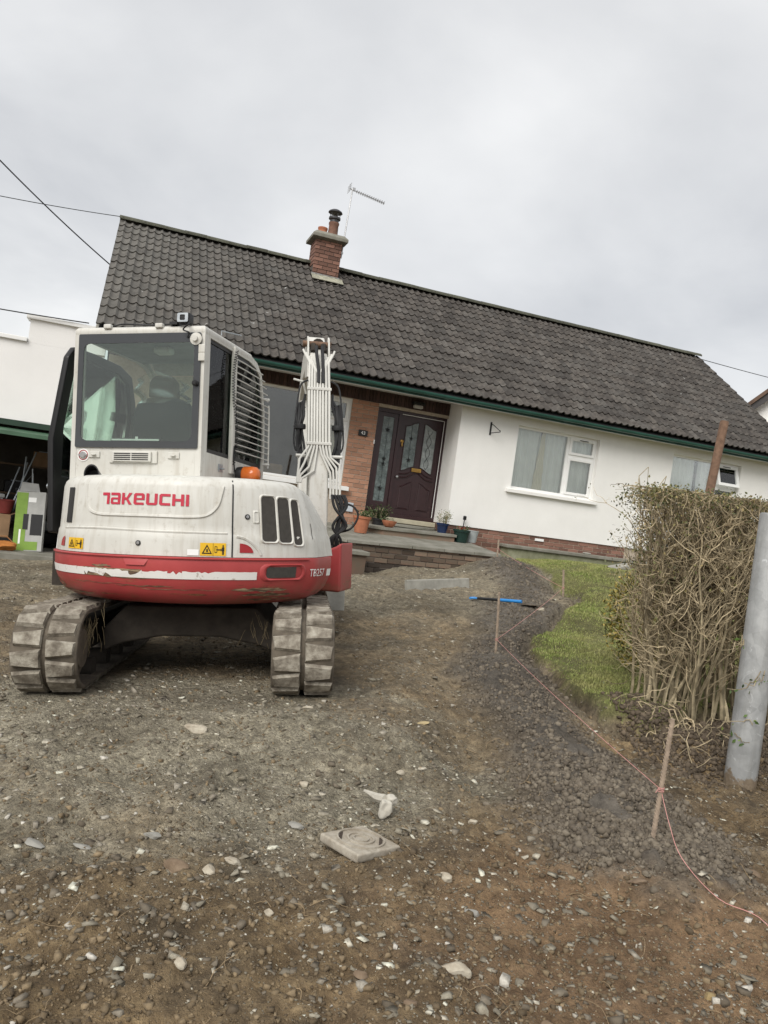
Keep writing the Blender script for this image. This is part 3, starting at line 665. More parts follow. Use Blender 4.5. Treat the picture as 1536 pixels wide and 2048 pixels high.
# number plate 43
plate = obj('number_plate', MB().box(-1.845, -1.66, VB-.030, VB-.006, 1.485, 1.60), MAT['black'], house, bevel=.004)
def text_mesh(body, size, fn, name, mat, parent, res=3, ext=True):
    cu = bpy.data.curves.new('txt', 'FONT'); cu.body = body; cu.size = size; cu.align_x = 'CENTER'; cu.align_y = 'CENTER'; cu.resolution_u = res
    ob = bpy.data.objects.new('txt', cu); link(ob); dg = bpy.context.evaluated_depsgraph_get(); dg.update()
    me_ = bpy.data.meshes.new_from_object(ob.evaluated_get(dg)); bpy.data.objects.remove(ob)
    for v in me_.vertices: v.co = Vector(fn(v.co.x, v.co.y))
    me_.materials.clear(); me_.materials.append(mat); return obj(name, me_, mat, parent)
text_mesh('43', .095, lambda a, b: (-1.7525+a, VB-.0325, 1.5425+b), 'house_number', MAT['pvc'], plate)
mb = MB(); mb.box(-1.93, -1.75, VB-.035, VB-.004, -.02, .16); obj('meter_box', mb, M('meter', (.52,.56,.60), .6, .1), house, bevel=.008)
# hanging basket bracket
mb = MB(); mb.tube([(.66, -.012, 1.87), (.66, -.012, 2.11)], .011, 6); mb.tube([(.66, -.012, 2.09), (.69, -.06, 2.06), (.75, -.22, 1.955), (.755, -.25, 1.93), (.74, -.275, 1.935), (.735, -.27, 1.955)], .008, 6); mb.tube([(.66, -.012, 1.90), (.755, -.24, 1.925)], .008, 6)
mb2 = MB(); mb2.box(.645, .675, -.012, -.001, 1.86, 2.12)
mb.box(.642, .678, -.008, -.0005, 1.86, 2.12)
obj('basket_bracket', mb, MAT['black'], house)
# bulkhead lamp over the door
lp = obj('porch_lamp', MB().box(-.83, -.58, VB-.13, VB-.013, 2.27, 2.33), MAT['black'], house, bevel=.01)
obj('lamp_diffuser', MB().box(-.80, -.61, VB-.12, VB-.02, 2.20, 2.268), M('diffuser', (.5,.48,.45), .4, .1), lp, bevel=.02)
mb = MB(); mb.box(2.0, 2.2, .0, .02, -.10, -.05); obj('air_brick', mb, MAT['pvc'], plinth)

# roof ------------------------------------------------------------------
slope = math.atan2(ZR-ZE, VR-VE); SL = math.hypot(ZR-ZE, VR-VE)
roof = MB()
roof.prism([(VE+.02, ZE-.06), (VR, ZR-.07), (2*VR-VE, ZE-.06), (2*VR-VE, ZE-.16), (VR, ZR-.19), (VE+.02, ZE-.14)], lambda a, b, d: (d, a, b), UL+.03, UR-.03)
roof_o = obj('roof', roof, MAT['dark'], house)
t = NT('roof_tile'); geo = t.n('NewGeometry'); oi = t.n('ObjectInfo'); gc = geo.outputs['Position']
base = t.ramp(t.noise(9, 5, .65, gc), [(.25, (0.032,0.028,0.026)), (.5, (0.063,0.056,0.050)), (.78, (0.116,0.104,0.091))])
lich = t.ramp(t.noise(2.3, 6, .7, gc, .4), [(.48, (0,)*3), (.68, (.7,)*3)])
base = t.mix(lich, base, t.ramp(t.noise(26, 4, .6, gc), [(.3, (.075,.071,.066)), (.7, (.15,.143,.132))]))
at = t.n('Attribute', attribute_name='tilecol'); 
rnd = t.math('ADD', oi.outputs['Random'], geo.outputs['Random Per Island']); rnd = t.math('FRACT', rnd)
base = t.mix(1., base, t.ramp(rnd, [(0, (.72,.72,.72)), (1, (1.25,1.24,1.22))]), 'MULTIPLY')
# weathered, paler and mossier towards the open left end
sx_ = t.n('SeparateXYZ'); t.l(gc, sx_.inputs[0])
lf_ = t.n('MapRange'); lf_.inputs[1].default_value = -5.6; lf_.inputs[2].default_value = -2.0; lf_.inputs[3].default_value = .75; lf_.inputs[4].default_value = 0; t.l(sx_.outputs[0], lf_.inputs[0])
base = t.mix(t.math('MULTIPLY', lf_.outputs[0], t.noise(3, 4, .6, gc)), base, (.20,.195,.175))
spots = t.ramp(t.noise(5.5, 2, .5, gc), [(.755, (0,)*3), (.78, (.8,)*3)])
base = t.mix(spots, base, (.42,.42,.40))
t.col(base); t.bump(t.noise(70, 4, .65, gc), .5, .01)
TILE = t.set(.85, 0, .3)
NR, NCc = 15, 50
CW = (UR-UL)/NCc; GA = SL/NR
def prof(a):
    # double roman: two pans and two rolls across one tile
    x_ = (a*2) % 1.0
    return .040*math.exp(-((x_-.72)/.20)**2) + .040*math.exp(-((x_+.28)/.20)**2)
def tile_geo():
    m_ = MB(); n_ = 16; L_ = GA*1.10
    top0 = []; top1 = []; lo0 = []
    for i in range(n_+1):
        a = i/n_; x_ = (a-.0)*CW; h_ = prof(min(a, .9999)) if a < 1 else prof(0)
        top0.append((x_, 0, .022+h_)); lo0.append((x_, .004, -.002+h_*.9)); top1.append((x_, L_, -.002+h_))
    m_.loft([lo0, top0, top1], closed=False)
    return m_
tg = tile_geo(); tile_me = tg.mesh('tile', TILE, True, 50)
TB = Matrix.Translation((0, VE, ZE)) @ Matrix.Rotation(slope, 4, 'X')
cells = []
rr = random.Random(5)
for r_ in range(NR):
    for c_ in range(NCc):
        P_ = TB @ Vector((UL+c_*CW, r_*GA, 0)); wpos = hw(*P_)
        d = (wpos-Vector((0, 0, EYE))).length
        cells.append((d, r_, c_))
cells.sort()
rest = MB(); n300 = 0
hidden = lambda r_, c_: (r_ < 6 and 3 <= c_ <= 8) 
for d, r_, c_ in cells:
    loc = (UL+c_*CW, r_*GA+rr.uniform(-.006, .006), rr.uniform(-.004, .004)); rz = rr.uniform(-.012, .012)
    Tm = TB @ Matrix.Translation(loc) @ Matrix.Rotation(rz, 4, 'Z')
    if n300 < 298 and not hidden(r_, c_):
        o = inst('tile', tile_me, roof_o); o.matrix_local = Tm; n300 += 1
    else:
        rest.add([Tm @ Vector(p) for p in tg.v], tg.f)
o = obj('far_tiles', rest, TILE, roof_o, smooth=True, angle=50); o['kind'] = 'stuff'
# back slope: plain tiled sheet
mb = MB(); mb.grid(lambda a, b: (UL+(UR-UL)*a, VR+(VR-VE)*b, ZR-.06+(ZE-ZR)*b), 10, 4); obj('rear_slope', mb, TILE, roof_o)
# ridge tiles
rm = MB(); rl = .45; nridge = int((UR-UL)/rl)+1; rl = (UR-UL)/nridge
rm.loft([[(xx_, .155*math.sin(a_)*1.0, .085*math.cos(a_)-.01) for a_ in np.linspace(-1.75, 1.75, 9)] for xx_ in (-.01, rl*.5, rl+.01)] , closed=False)
ridge_me = rm.mesh('ridge_tile', M('ridge', (.115,.118,.088), .95, .6, 12, .8, 30, rnd=.3, col2=(.05,.05,.036), bdist=.03), True, 60)
for k_ in range(nridge): inst('ridge_tile', ridge_me, roof_o, (UL+k_*rl, VR, ZR+.03+rr.uniform(-.006, .006)), (0, rr.uniform(-.01, .01), 0))
# verge mortar strips
for u_ in (UL, UR):
    mb = MB(); s_ = 1 if u_ == UL else -1
    mb.prism([(VE+.03, ZE-.05), (VR, ZR-.05), (VR, ZR-.12), (VE+.03, ZE-.12)], lambda a, b, d: (d, a, b), u_+.004*s_, u_+.05*s_); obj('verge', mb, MAT['concrete'], roof_o)
# fascia, soffit, gutter
mb = MB(); mb.box(UL+.1, UR-.1, VE+.075, VE+.10, ZE-.165, ZE-.03); obj('fascia', mb, MAT['gutter'], roof_o)
mb = MB(); mb.box(UL+.1, -.001, VE+.101, VB+.005, ZE-.06, ZE-.04); mb.box(.0, UR-.1, VE+.101, .3, ZE-.03, ZE-.01); obj('soffit', mb, MAT['fascia_white'], roof_o)
mb = MB(); mb.box(UL+.1, UR-.1, VE+.072, VE+.10, ZE-.178, ZE-.166); obj('fascia_trim', mb, MAT['fascia_white'], roof_o)
gt = MB(); ring_ = [(VE+.005+.062*math.cos(a_), ZE-.075+.062*math.sin(a_)) for a_ in np.linspace(math.pi, 2*math.pi, 11)]
ring2 = [(VE+.005+.056*math.cos(a_), ZE-.075+.056*math.sin(a_)) for a_ in np.linspace(2*math.pi, math.pi, 11)]
full = [(VE-.063, ZE-.075)] + ring_ + ring2
gt.loft([[(u_, a_, b_) for a_, b_ in ring_+ring2] for u_ in (UL+.05, UR-.05)]); gutter = obj('gutter', gt, MAT['gutter'], roof_o, smooth=True)
for u_ in np.arange(UL+1, UR, 2.6):
    mb = MB(); mb.loft([[(u__, VE+.005+.068*math.cos(a_), ZE-.075+.068*math.sin(a_)) for a_ in np.linspace(math.pi, 2*math.pi, 9)] for u__ in (u_, u_+.09)], closed=False); obj('gutter_joint', mb, MAT['gutter'], roof_o)

# chimney -----------------------------------------------------------------
CU0, CU1, CV0, CV1 = -2.66, -2.05, 3.22, 3.78
ch = obj('chimney', MB().box(CU0+.014, CU1-.014, CV0+.014, CV1-.014, 4.6, 6.0), MAT['mortar_dark'], house)
lay_bricks(ch, MAT['brick_red'], CU0, CU1, 5.14, 6.0, CV0, .22, .086, .02, .012)
lay_bricks(ch, MAT['brick_red'], CV0+.02, CV1, 5.14, 6.0, CU1, .22, .086, .02, .012, axis_='v', sgn=1)
lay_bricks(ch, MAT['brick_red'], CV0+.02, CV1, 5.40, 6.0, CU0, .22, .086, .02, .012, axis_='v', sgn=-1)
mb = MB(); mb.loft([[(CU0-o_, CV0-o_, z_), (CU1+o_, CV0-o_, z_), (CU1+o_, CV1+o_, z_), (CU0-o_, CV1+o_, z_)] for o_, z_ in ((.0, 5.96), (.10, 6.0), (.10, 6.07), (.02, 6.15), (-.18, 6.18))]); obj('chimney_cap', mb, MAT['slab'], ch, bevel=.008)
mb = MB(); mb.lathe([(.115, 0), (.125, .02), (.11, .04), (.10, .12), (.112, .14), (.112, .17), (.08, .17)], 18, (CU0+.17, 3.5, 6.15)); obj('chimney_pot', mb, MAT['terracotta'], ch, smooth=True)
mb = MB(); mb.lathe([(.125, 0), (.13, .03), (.115, .06), (.108, .28), (.12, .30), (.12, .34), (.09, .34)], 18, (CU1-.2, 3.5, 6.15)); p_ = obj('chimney_pot', mb, M('pot_dark', (.22,.12,.085), .9, .4), ch, smooth=True)
mb = MB(); mb.lathe([(.10, .34), (.10, .40), (.135, .42), (.135, .46), (.10, .48)], 18, (CU1-.2, 3.5, 6.15))
for k_ in range(5): a_ = k_*1.257; mb.tube([(CU1-.2+.11*math.cos(a_), 3.5+.11*math.sin(a_), 6.6), (CU1-.2+.12*math.cos(a_), 3.5+.12*math.sin(a_), 6.74)], .008, 5)
mb.lathe([(.165, .57), (.15, .60), (.09, .635), (.0, .65)], 18, (CU1-.2, 3.5, 6.15)); obj('cowl', mb, M('cowl', (.08,.08,.085), .5, .3, metal=.5), ch, smooth=True)
ch.location.z = -.07
# lead flashing
mb = MB(); mb.box(CU0-.02, CU1+.02, CV0-.035, CV0-.022, 5.03, 5.20); obj('flashing', mb, M('lead', (.30,.31,.30), .7, .4, 8), ch)
mb = MB(); tbm = TB @ Matrix.Translation((CU0-.05, SL*(CV0-.30-VE)/(VR-VE), .13)); mb.box(0, CU1-CU0+.1, 0, .26, 0, .012, tbm); obj('apron_flashing', mb, M('lead_mossy', (.36,.35,.27), .9, .5, 12), ch)

# television aerial ---------------------------------------------------------
am = hw(CU1+.02, 3.55, 0)
aer = empty('television_aerial', 'thin television aerial on a mast strapped to the chimney', 'aerial', hw(CU1+.05, 3.42, 5.65), (0, 0, YAW))
mb = MB(); mb.tube([(0, 0, 0), (.05, 0, 1.62)], .016, 8); obj('mast', mb, MAT['steel'], aer, smooth=True)
mb = MB(); mb.tube([(-.02, 0, 1.60), (.86, .05, 1.50)], .011, 6); obj('aerial_boom', mb, MAT['steel'], aer)
mb = MB(); 
for k_ in range(14):
    a_ = .16+k_*.052; mb.tube([(a_, -.085+.05*a_, 1.585-.115*a_+.015), (a_, .085+.05*a_, 1.585-.115*a_+.015)], .004, 4); mb.box(a_-.006, a_+.006, -.01, .01+.05*a_, 1.56-.115*a_, 1.60-.115*a_+.02)
obj('director_rods', mb, MAT['steel'], aer)
mb = MB()
for k_ in range(4): mb.tube([(-.02+.0*k_, -.16, 1.54+k_*.045), (-.02, .16, 1.54+k_*.045)], .005, 4)
mb.tube([(-.02, 0, 1.52), (-.02, 0, 1.70)], .008, 5); mb.box(.05, .12, -.02, .02, 1.57, 1.64); obj('reflector', mb, MAT['steel'], aer)
mb = MB(); mb.box(-.05, .0, -.01, .3, .10, .12); mb.box(-.05, .03, -.02, .02, .10, .14); obj('bracket', mb, MAT['steel'], aer)

# terrace and steps -----------------------------------------------------------
ter = empty('terrace', 'raised paved terrace with stone slabs over a brick front', 'terrace', HO, (0, 0, YAW))
VT = -1.70
def zt(u, v=-.5): return -.27+.018*u+.07*v
core = [(-3.15, -.75), (-2.42, VT+.05), (.34, VT+.05), (.34, .03), (.0, .03), (.0, .6), (-3.6, .6)]
mb = MB(); mb.prism([(a, b) for a, b in core], lambda a, b, d: (a, b, d if d < -1 else zt(a, b)-.06), -1.55, 0); tw = obj('brick_base', mb, MAT['mortar_dark'], ter)
lay_bricks(tw, MAT['brick_dirty'], -2.42, .34, -1.295, -.779, VT+.038, .235, .086, .04, .012, tilt=.018, jit=.008)
lay_bricks(tw, MAT['brick_mossy'], -2.42, .34, -.779, -.435, VT+.038, .235, .086, .04, .012, tilt=.018, jit=.008)
# chamfered left side bricks (shared mesh, rotated)
dx_, dy_ = (-3.15+2.42), (-.75-VT-.05); Lc = math.hypot(dx_, dy_); ang = math.atan2(-dy_, -dx_)
for c_ in range(6):
    x_ = (c_ % 2)*.11
    while x_ < Lc-.11:
        px_, py_ = -3.15+(2.42*0-dx_)*0+(-dx_)*(x_+.11)/Lc, -.75+(-dy_)*(x_+.11)/Lc
        inst('brick', brick_mesh(MAT['brick_mossy'], .215, .065, .04), tw, (px_-.012*math.sin(-ang)*0, py_-.012, -.495-.075*c_-.04), (0, 0, ang)); x_ += .225
# slabs: edges visible, so separate stones
slab_cuts = [-2.46, -1.9, -1.31, -.72, -.15, .38]
for a_, b_ in zip(slab_cuts[:-1], slab_cuts[1:]):
    mb = MB(); mb.prism([(a_+.004, VT), (b_-.004, VT), (b_-.004, VT+.6), (a_+.004, VT+.6)], lambda a, b, d: (a, b, zt(a, b)+d), -.055, 0); obj('paving_slab', mb, MAT['slab'], ter, bevel=.006)
    if b_ < -.1:
        mb = MB(); mb.prism([(a_+.004, VT+.61), (b_-.004, VT+.61), (b_-.004, VT+1.25), (a_+.004, VT+1.25)], lambda a, b, d: (a, b, zt(a, b)+d), -.055, -.001); obj('paving_slab', mb, MAT['slab'], ter, bevel=.006)
for (v0_, v1_) in ((VT+.61, VT+1.15), (VT+1.16, .018)):
    mb = MB(); mb.prism([(-.146, v0_), (.376, v0_), (.376, v1_), (-.146, v1_)], lambda a, b, d: (a, b, zt(a, b)+d), -.055, 0); obj('paving_slab', mb, MAT['slab'], ter, bevel=.006)
mb = MB(); mb.prism([(-3.2, -.78), (-2.468, VT), (-2.468, -.3), (-3.7, -.3)], lambda a, b, d: (a, b, zt(a, b)+d), -.055, 0); obj('paving_slab', mb, MAT['slab'], ter, bevel=.006)
mb = MB(); mb.prism([(-3.7, -.29), (-.15, -.44), (-.15, .62), (-3.7, .62)], lambda a, b, d: (a, b, zt(a, b)+d), -.06, -.004); obj('paving_slab', mb, MAT['slab'], ter)
# lower side step at the left
mb = MB(); mb.prism([(-3.5, -1.3), (-2.75, -2.15), (-2.2, -2.15), (-2.2, VT-.005), (-2.46, VT-.005), (-3.2, -.8)], lambda a, b, d: (a, b, d), -.64, -.58); obj('lower_step', mb, MAT['slab'], ter, bevel=.006)
mb = MB(); mb.prism([(-3.42, -1.3), (-2.73, -2.10), (-2.24, -2.10), (-2.24, VT-.006), (-2.46, VT-.006), (-3.18, -.8)], lambda a, b, d: (a, b, d), -1.55, -.641); obj('step_riser', mb, MAT['brick_mossy'], ter)
# doorstep tier
z2 = -.185
def zd(u): return z2+.02*(u+.8)
dst = [(-1.75, -.30), (-1.52, -.60), (-.02, -.60), (-.02, .585), (-1.75, .585)]
mb = MB(); mb.prism(dst, lambda a, b, d: (a, b, zd(a)+d), -.05, 0); obj('door_step', mb, MAT['slab'], ter, bevel=.006)
mb = MB(); mb.prism([(-1.70, -.28), (-1.49, -.565), (-.05, -.565), (-.05, .58), (-1.70, .58)], lambda a, b, d: (a, b, zd(a)-.051 if d else -.5), 0, 1); obj('step_riser', mb, MAT['brick_mossy'], ter)
mb = MB(); mb.prism([(-.62+.60*math.cos(a_), .50+.42*math.sin(a_)) for a_ in np.linspace(math.pi, 2*math.pi, 15)], lambda a, b, d: (a, b, z2+d), .012, .06); obj('round_step', mb, MAT['slab'], ter, bevel=.006)
# low mossy retaining wall beside the lawn
lw = empty('low_wall', 'low mossy rendered garden wall with stone coping below the window', 'wall', HO, (0, 0, YAW))
mb = MB(); mb.box(1.25, 8.0, -.30, .015, -1.0, -.30); obj('wall_body', mb, M('mossy_render', (.30,.30,.21), .95, .5, 5, .5, 40, col2=(.13,.14,.07)), lw)
mb = MB(); mb.box(1.20, 8.0, -.35, .018, -.298, -.235); obj('coping', mb, MAT['slab'], lw, bevel=.01)
obj('loose_stone', MB().box(3.05, 3.2, -.25, -.15, -.234, -.20), MAT['concrete'], lw, bevel=.015)

# garage ------------------------------------------------------------------
gar = empty('garage', 'white flat roofed garage with an open front, left of the house', 'garage', HO, (0, 0, YAW))
GF_ = -1.36
wall_with_holes(-13.5, -6.82, GF_-.3, 2.04, [(-11.2, -6.95, GF_-.3, .76)], 0, .25, MAT['render_cream'], 'front_wall', gar)
mb = MB(); mb.box(-7.78, -6.60, .0, .25, 2.041, 2.42); obj('parapet', mb, MAT['render_cream'], gar)
mb = MB(); mb.box(-7.84, -6.58, -.05, .30, 2.421, 2.49); obj('coping', mb, MAT['pvc'], gar, bevel=.008)
mb = MB(); mb.box(-13.5, -7.79, -.05, .30, 2.041, 2.11); obj('coping', mb, MAT['pvc'], gar, bevel=.008)
GREEN = M('garage_green', (.02,.045,.028), .5, .3, 4); GREEN2 = M('garage_green_light', (.07,.14,.085), .5, .3, 4)
mb = MB(); mb.box(-11.2, -6.96, -.04, .10, .665, .757); obj('lintel_trim', mb, GREEN, gar)
mb = MB(); mb.prism([(-.45, .50), (.30, .60), (.30, .655), (-.45, .56)], lambda a, b, d: (d, a, b), -11.15, -7.0); obj('up_and_over_door', mb, GREEN2, gar)
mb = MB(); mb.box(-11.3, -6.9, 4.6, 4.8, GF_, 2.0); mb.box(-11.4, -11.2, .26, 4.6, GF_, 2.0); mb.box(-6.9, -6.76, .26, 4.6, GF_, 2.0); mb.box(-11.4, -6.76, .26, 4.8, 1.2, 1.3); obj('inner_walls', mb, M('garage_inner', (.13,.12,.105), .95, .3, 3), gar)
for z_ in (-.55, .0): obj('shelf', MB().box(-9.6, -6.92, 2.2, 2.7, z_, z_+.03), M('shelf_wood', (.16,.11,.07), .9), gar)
mb = MB(); mb.box(-13, -6.6, -.42, 4.6, GF_-.3, GF_); obj('floor_slab', mb, MAT['slab'], gar, bevel=.01)
# neighbour
nb = empty('neighbour_house', 'neighbouring white house gable with dark barge board behind the roof', 'house', (15.2, 24.3, EYE-.45), (0, 0, rad(-27)))
mb = MB(); mb.prism([(-4.6, -1), (4.6, -1), (4.6, 4.65), (0, 8.9), (-4.6, 4.65)], lambda a, b, d: (a, d, b), 0, 9); obj('wall', mb, MAT['render'], nb)
for s_ in (-1, 1):
    mb = MB(); mb.prism([(s_*5.1, 4.27), (0, 9.0), (0, 8.68), (s_*5.0, 4.05)], lambda a, b, d: (a, d, b), -.35, -.30); obj('barge_board', mb, M('barge', (.05,.045,.045), .6), nb)
    mb = MB(); mb.prism([(s_*5.25, 4.22), (0, 9.12), (0, 9.0), (s_*5.2, 4.1)], lambda a, b, d: (a, d, b), -.42, 9.2); obj('roof', mb, M('neighbour_tile', (.14,.09,.065), .9, .4, 6), nb)
mb = MB(); mb.box(-.6, .6, -.03, -.002, 4.2, 5.5); obj('window', mb, MAT['black'], nb)
# ------------------------------------------------------------------ excavator
CREAM = NT('machine_cream'); t = CREAM; vec = t.coord()
c = t.ramp(t.noise(3, 5, .6, vec), [(.3, (.55,.54,.495)), (.7, (.63,.62,.575))])
c = t.mix(t.ramp(t.noise(16, 6, .7, vec), [(.57, (0,)*3), (.74, (.55,)*3)]), c, (.30,.26,.20)); mp = t.n('Mapping'); t.l(vec, mp.inputs[0]); mp.inputs['Scale'].default_value = (16, 16, 1.6)
c = t.mix(t.ramp(t.noise(1.5, 4, .6, mp.outputs[0]), [(.48, (0,)*3), (.75, (.5,)*3)]), c, (.38,.345,.28)); t.col(c)
t.l(t.ramp(t.noise(7, 4, .6, vec), [(.3, (.28,)*3), (.7, (.55,)*3)]), t.b.inputs['Roughness']); CREAM = t.set(.38, 0, .45)
t = NT('machine_red'); vec = t.coord()
c = t.ramp(t.noise(3, 5, .6, vec), [(.3, (.33,.045,.046)), (.7, (.43,.065,.064))])
mp = t.n('Mapping'); t.l(vec, mp.inputs[0]); mp.inputs['Scale'].default_value = (2.2, 2.2, 26)
scr = t.ramp(t.noise(1.6, 4, .6, mp.outputs[0]), [(.60, (0,)*3), (.66, (1,)*3)])
sz = t.n('SeparateXYZ'); t.l(vec, sz.inputs[0])
lowm = t.n('MapRange'); lowm.inputs[1].default_value = .76; lowm.inputs[2].default_value = .62; t.l(sz.outputs[2], lowm.inputs[0])
c = t.mix(t.math('MULTIPLY', scr, t.math('ADD', t.math('MULTIPLY', lowm.outputs[0], .85), .12)), c, t.ramp(t.noise(25, 4, .6, vec), [(.35, (.07,.035,.022)), (.6, (.24,.13,.06)), (.8, (.42,.34,.22))]))
c = t.mix(t.math('MULTIPLY', t.ramp(t.noise(4, 5, .7, vec), [(.45, (0,)*3), (.7, (1,)*3)]), t.math('MULTIPLY', lowm.outputs[0], .75)), c, (.17,.10,.055))
t.col(c); RED = t.set(.42, 0, .4)
MUDTRACK = NT('muddy_rubber'); t = MUDTRACK; vec = t.n('NewGeometry').outputs['Position']
c = t.ramp(t.noise(11, 6, .65, vec), [(.30, (.09,.075,.058)), (.46, (.20,.175,.14)), (.6, (.34,.31,.255)), (.78, (.50,.47,.40))]); t.col(c); t.bump(t.noise(55, 5, .7, vec), .7, .012); MUDTRACK = t.set(.95, 0, .2)
MUDBELT_GAP_SHADE = M('muddy_belt_gap_shade', (.15,.125,.095), .95, .4, 12, .7, 50, col2=(.06,.05,.038))  # mud colour, darkened to paint in shade between the tread blocks
mk('mud', (.13,.105,.078), .95, .4, 12, .8, 40)
mk('undercarriage', (.045,.037,.029), .9, .45, 9, .5, 50)
mk('logo_red', (.52,.035,.065), .4, .08)
mk('lens_red', (.35,.02,.025), .25, .1)
mk('yellow', (.75,.45,.02), .45, .05)
mk('amber', (.62,.14,.02), .2, .15, spec=.6)
mk('mesh_grey', (.06,.055,.048), .9, .25, 30)
mk('pipe_cream', (.62,.61,.565), .4, .1, 8)
mk('seat', (.022,.023,.025), .8, .2)
mk('plastic_wrap', (.34,.34,.32), .3, .3)
exc_M = Matrix.Translation((-1.2424, 5.9194, -1.4328+EYE)) @ Matrix.Rotation(rad(-5.913), 4, 'Y') @ Matrix.Rotation(rad(-1.72), 4, 'X')
YU, YL = rad(-11.15), rad(5.96)
exc = empty('excavator', 'cream and red tracked mini excavator seen from behind, boom raised', 'excavator')
exc.matrix_world = exc_M
def upart(name, mb, mat, **kw): o = obj(name, mb, mat, exc, **kw); o.rotation_euler.z = YU; return o
def lpart(name, mb, mat, **kw): o = obj(name, mb, mat, exc, **kw); o.rotation_euler.z = YL; return o
# --- plan outline of the rounded tail
HP = [(.893, .0), (.99, .004), (1.035, .008), (1.052, .016), (1.10, .019), (1.34, .034), (1.375, .046), (1.398, .070), (1.412, .110), (1.420, .19), (1.424, .34)]
HZ = [p[0] for p in HP]; HI = [p[1] for p in HP]
CPf = [(.572, .20), (.585, .13), (.615, .07), (.66, .030), (.72, .006), (.78, -.008), (.86, -.012), (.887, -.008), (.8915, .01)]
CZ = [p[0] for p in CPf]; CI = [p[1] for p in CPf]
def rtaper(z): return float(np.interp(z, [.9, 1.1, 1.28, 1.38, 1.43], [0, .03, .11, .20, .26]))
def tap(x, y, z):
    k_ = min(1, max(0, (x-.5)/.5)); q_ = min(1, max(0, (y+.62)/.7)); return rtaper(z)*k_*k_*(3-2*k_)*(.25+.75*q_*q_*(3-2*q_))
def surf(th, z, off=0., red=False):
    ins = float(np.interp(z, CZ, CI)) if red else float(np.interp(z, HZ, HI))
    R_ = 1.05-ins+off; x_ = R_*math.sin(rad(th)); y_ = -R_*math.cos(rad(th))
    if not red: x_ -= tap(x_, y_, z)
    return (x_, y_, z)
def outline(z, ins, red=False, yl=.9, yr=.55, n=56):
    R_ = 1.05-ins; pts = []; xm = .995-ins
    tm = math.degrees(math.asin(min(.999, xm/R_)))
    for i in range(n+1):
        th = -tm+2*tm*i/n; x_, y_ = R_*math.sin(rad(th)), -R_*math.cos(rad(th)); pts.append([x_, y_])
    ya = R_*math.cos(rad(tm))
    left = [[-xm, yl-ins], [-xm, yl*.4], [-xm, -ya+.1]]; right = [[xm, -ya+.08], [xm, (yr-ya+.08)/2], [xm, yr-ins]]
    pts = left+pts+right
    if not red:
        for p in pts:
            p[0] -= tap(p[0], p[1], z)
    return [(p[0], p[1], z) for p in pts]
mb = MB(); mb.loft([outline(z, i, False, .30, .10) for z, i in HP]); hood = upart('engine_hood', mb, CREAM, smooth=True, angle=60)
mb = MB(); mb.loft([outline(z, i, True, .95, .02) for z, i in CPf]); cw = upart('counterweight', mb, RED, smooth=True, angle=60)
# side skirt and base deck under the cab
mb = MB(); mb.box(-.96, .64, -.5, .98, .62, .888); upart('deck', mb, MAT['undercarriage'])
mb = MB(); mb.box(-.93, .14, .30, .95, .89, 1.40); upart('cab_base', mb, CREAM, bevel=.03)
def drect(t0, t1, z0, z1, off, mat, name, parent, red=False, nu=None, nv=1):
    nu = nu or max(1, int(abs(t1-t0)/2.5)); m_ = MB()
    m_.grid(lambda a, b: surf(t0+(t1-t0)*a, z0+(z1-z0)*b, off, red), nu, nv); return obj(name, m_, mat, parent, smooth=True, angle=60)
def dpoly(pts, off, mat, name, parent, red=False):
    m_ = MB(); m_.add([surf(a, b, off, red) for a, b in pts], [tuple(range(len(pts)))]); return obj(name, m_, mat, parent)
def rrect(x0, x1, z0, z1, rx, rz, n=5):
    out_ = []
    for cx_, cz_, a0 in ((x1-rx, z1-rz, 0), (x0+rx, z1-rz, 90), (x0+rx, z0+rz, 180), (x1-rx, z0+rz, 270)):
        for i in range(n+1): a = rad(a0+90*i/n); out_.append((cx_+rx*math.cos(a), cz_+rz*math.sin(a)))
    return out_
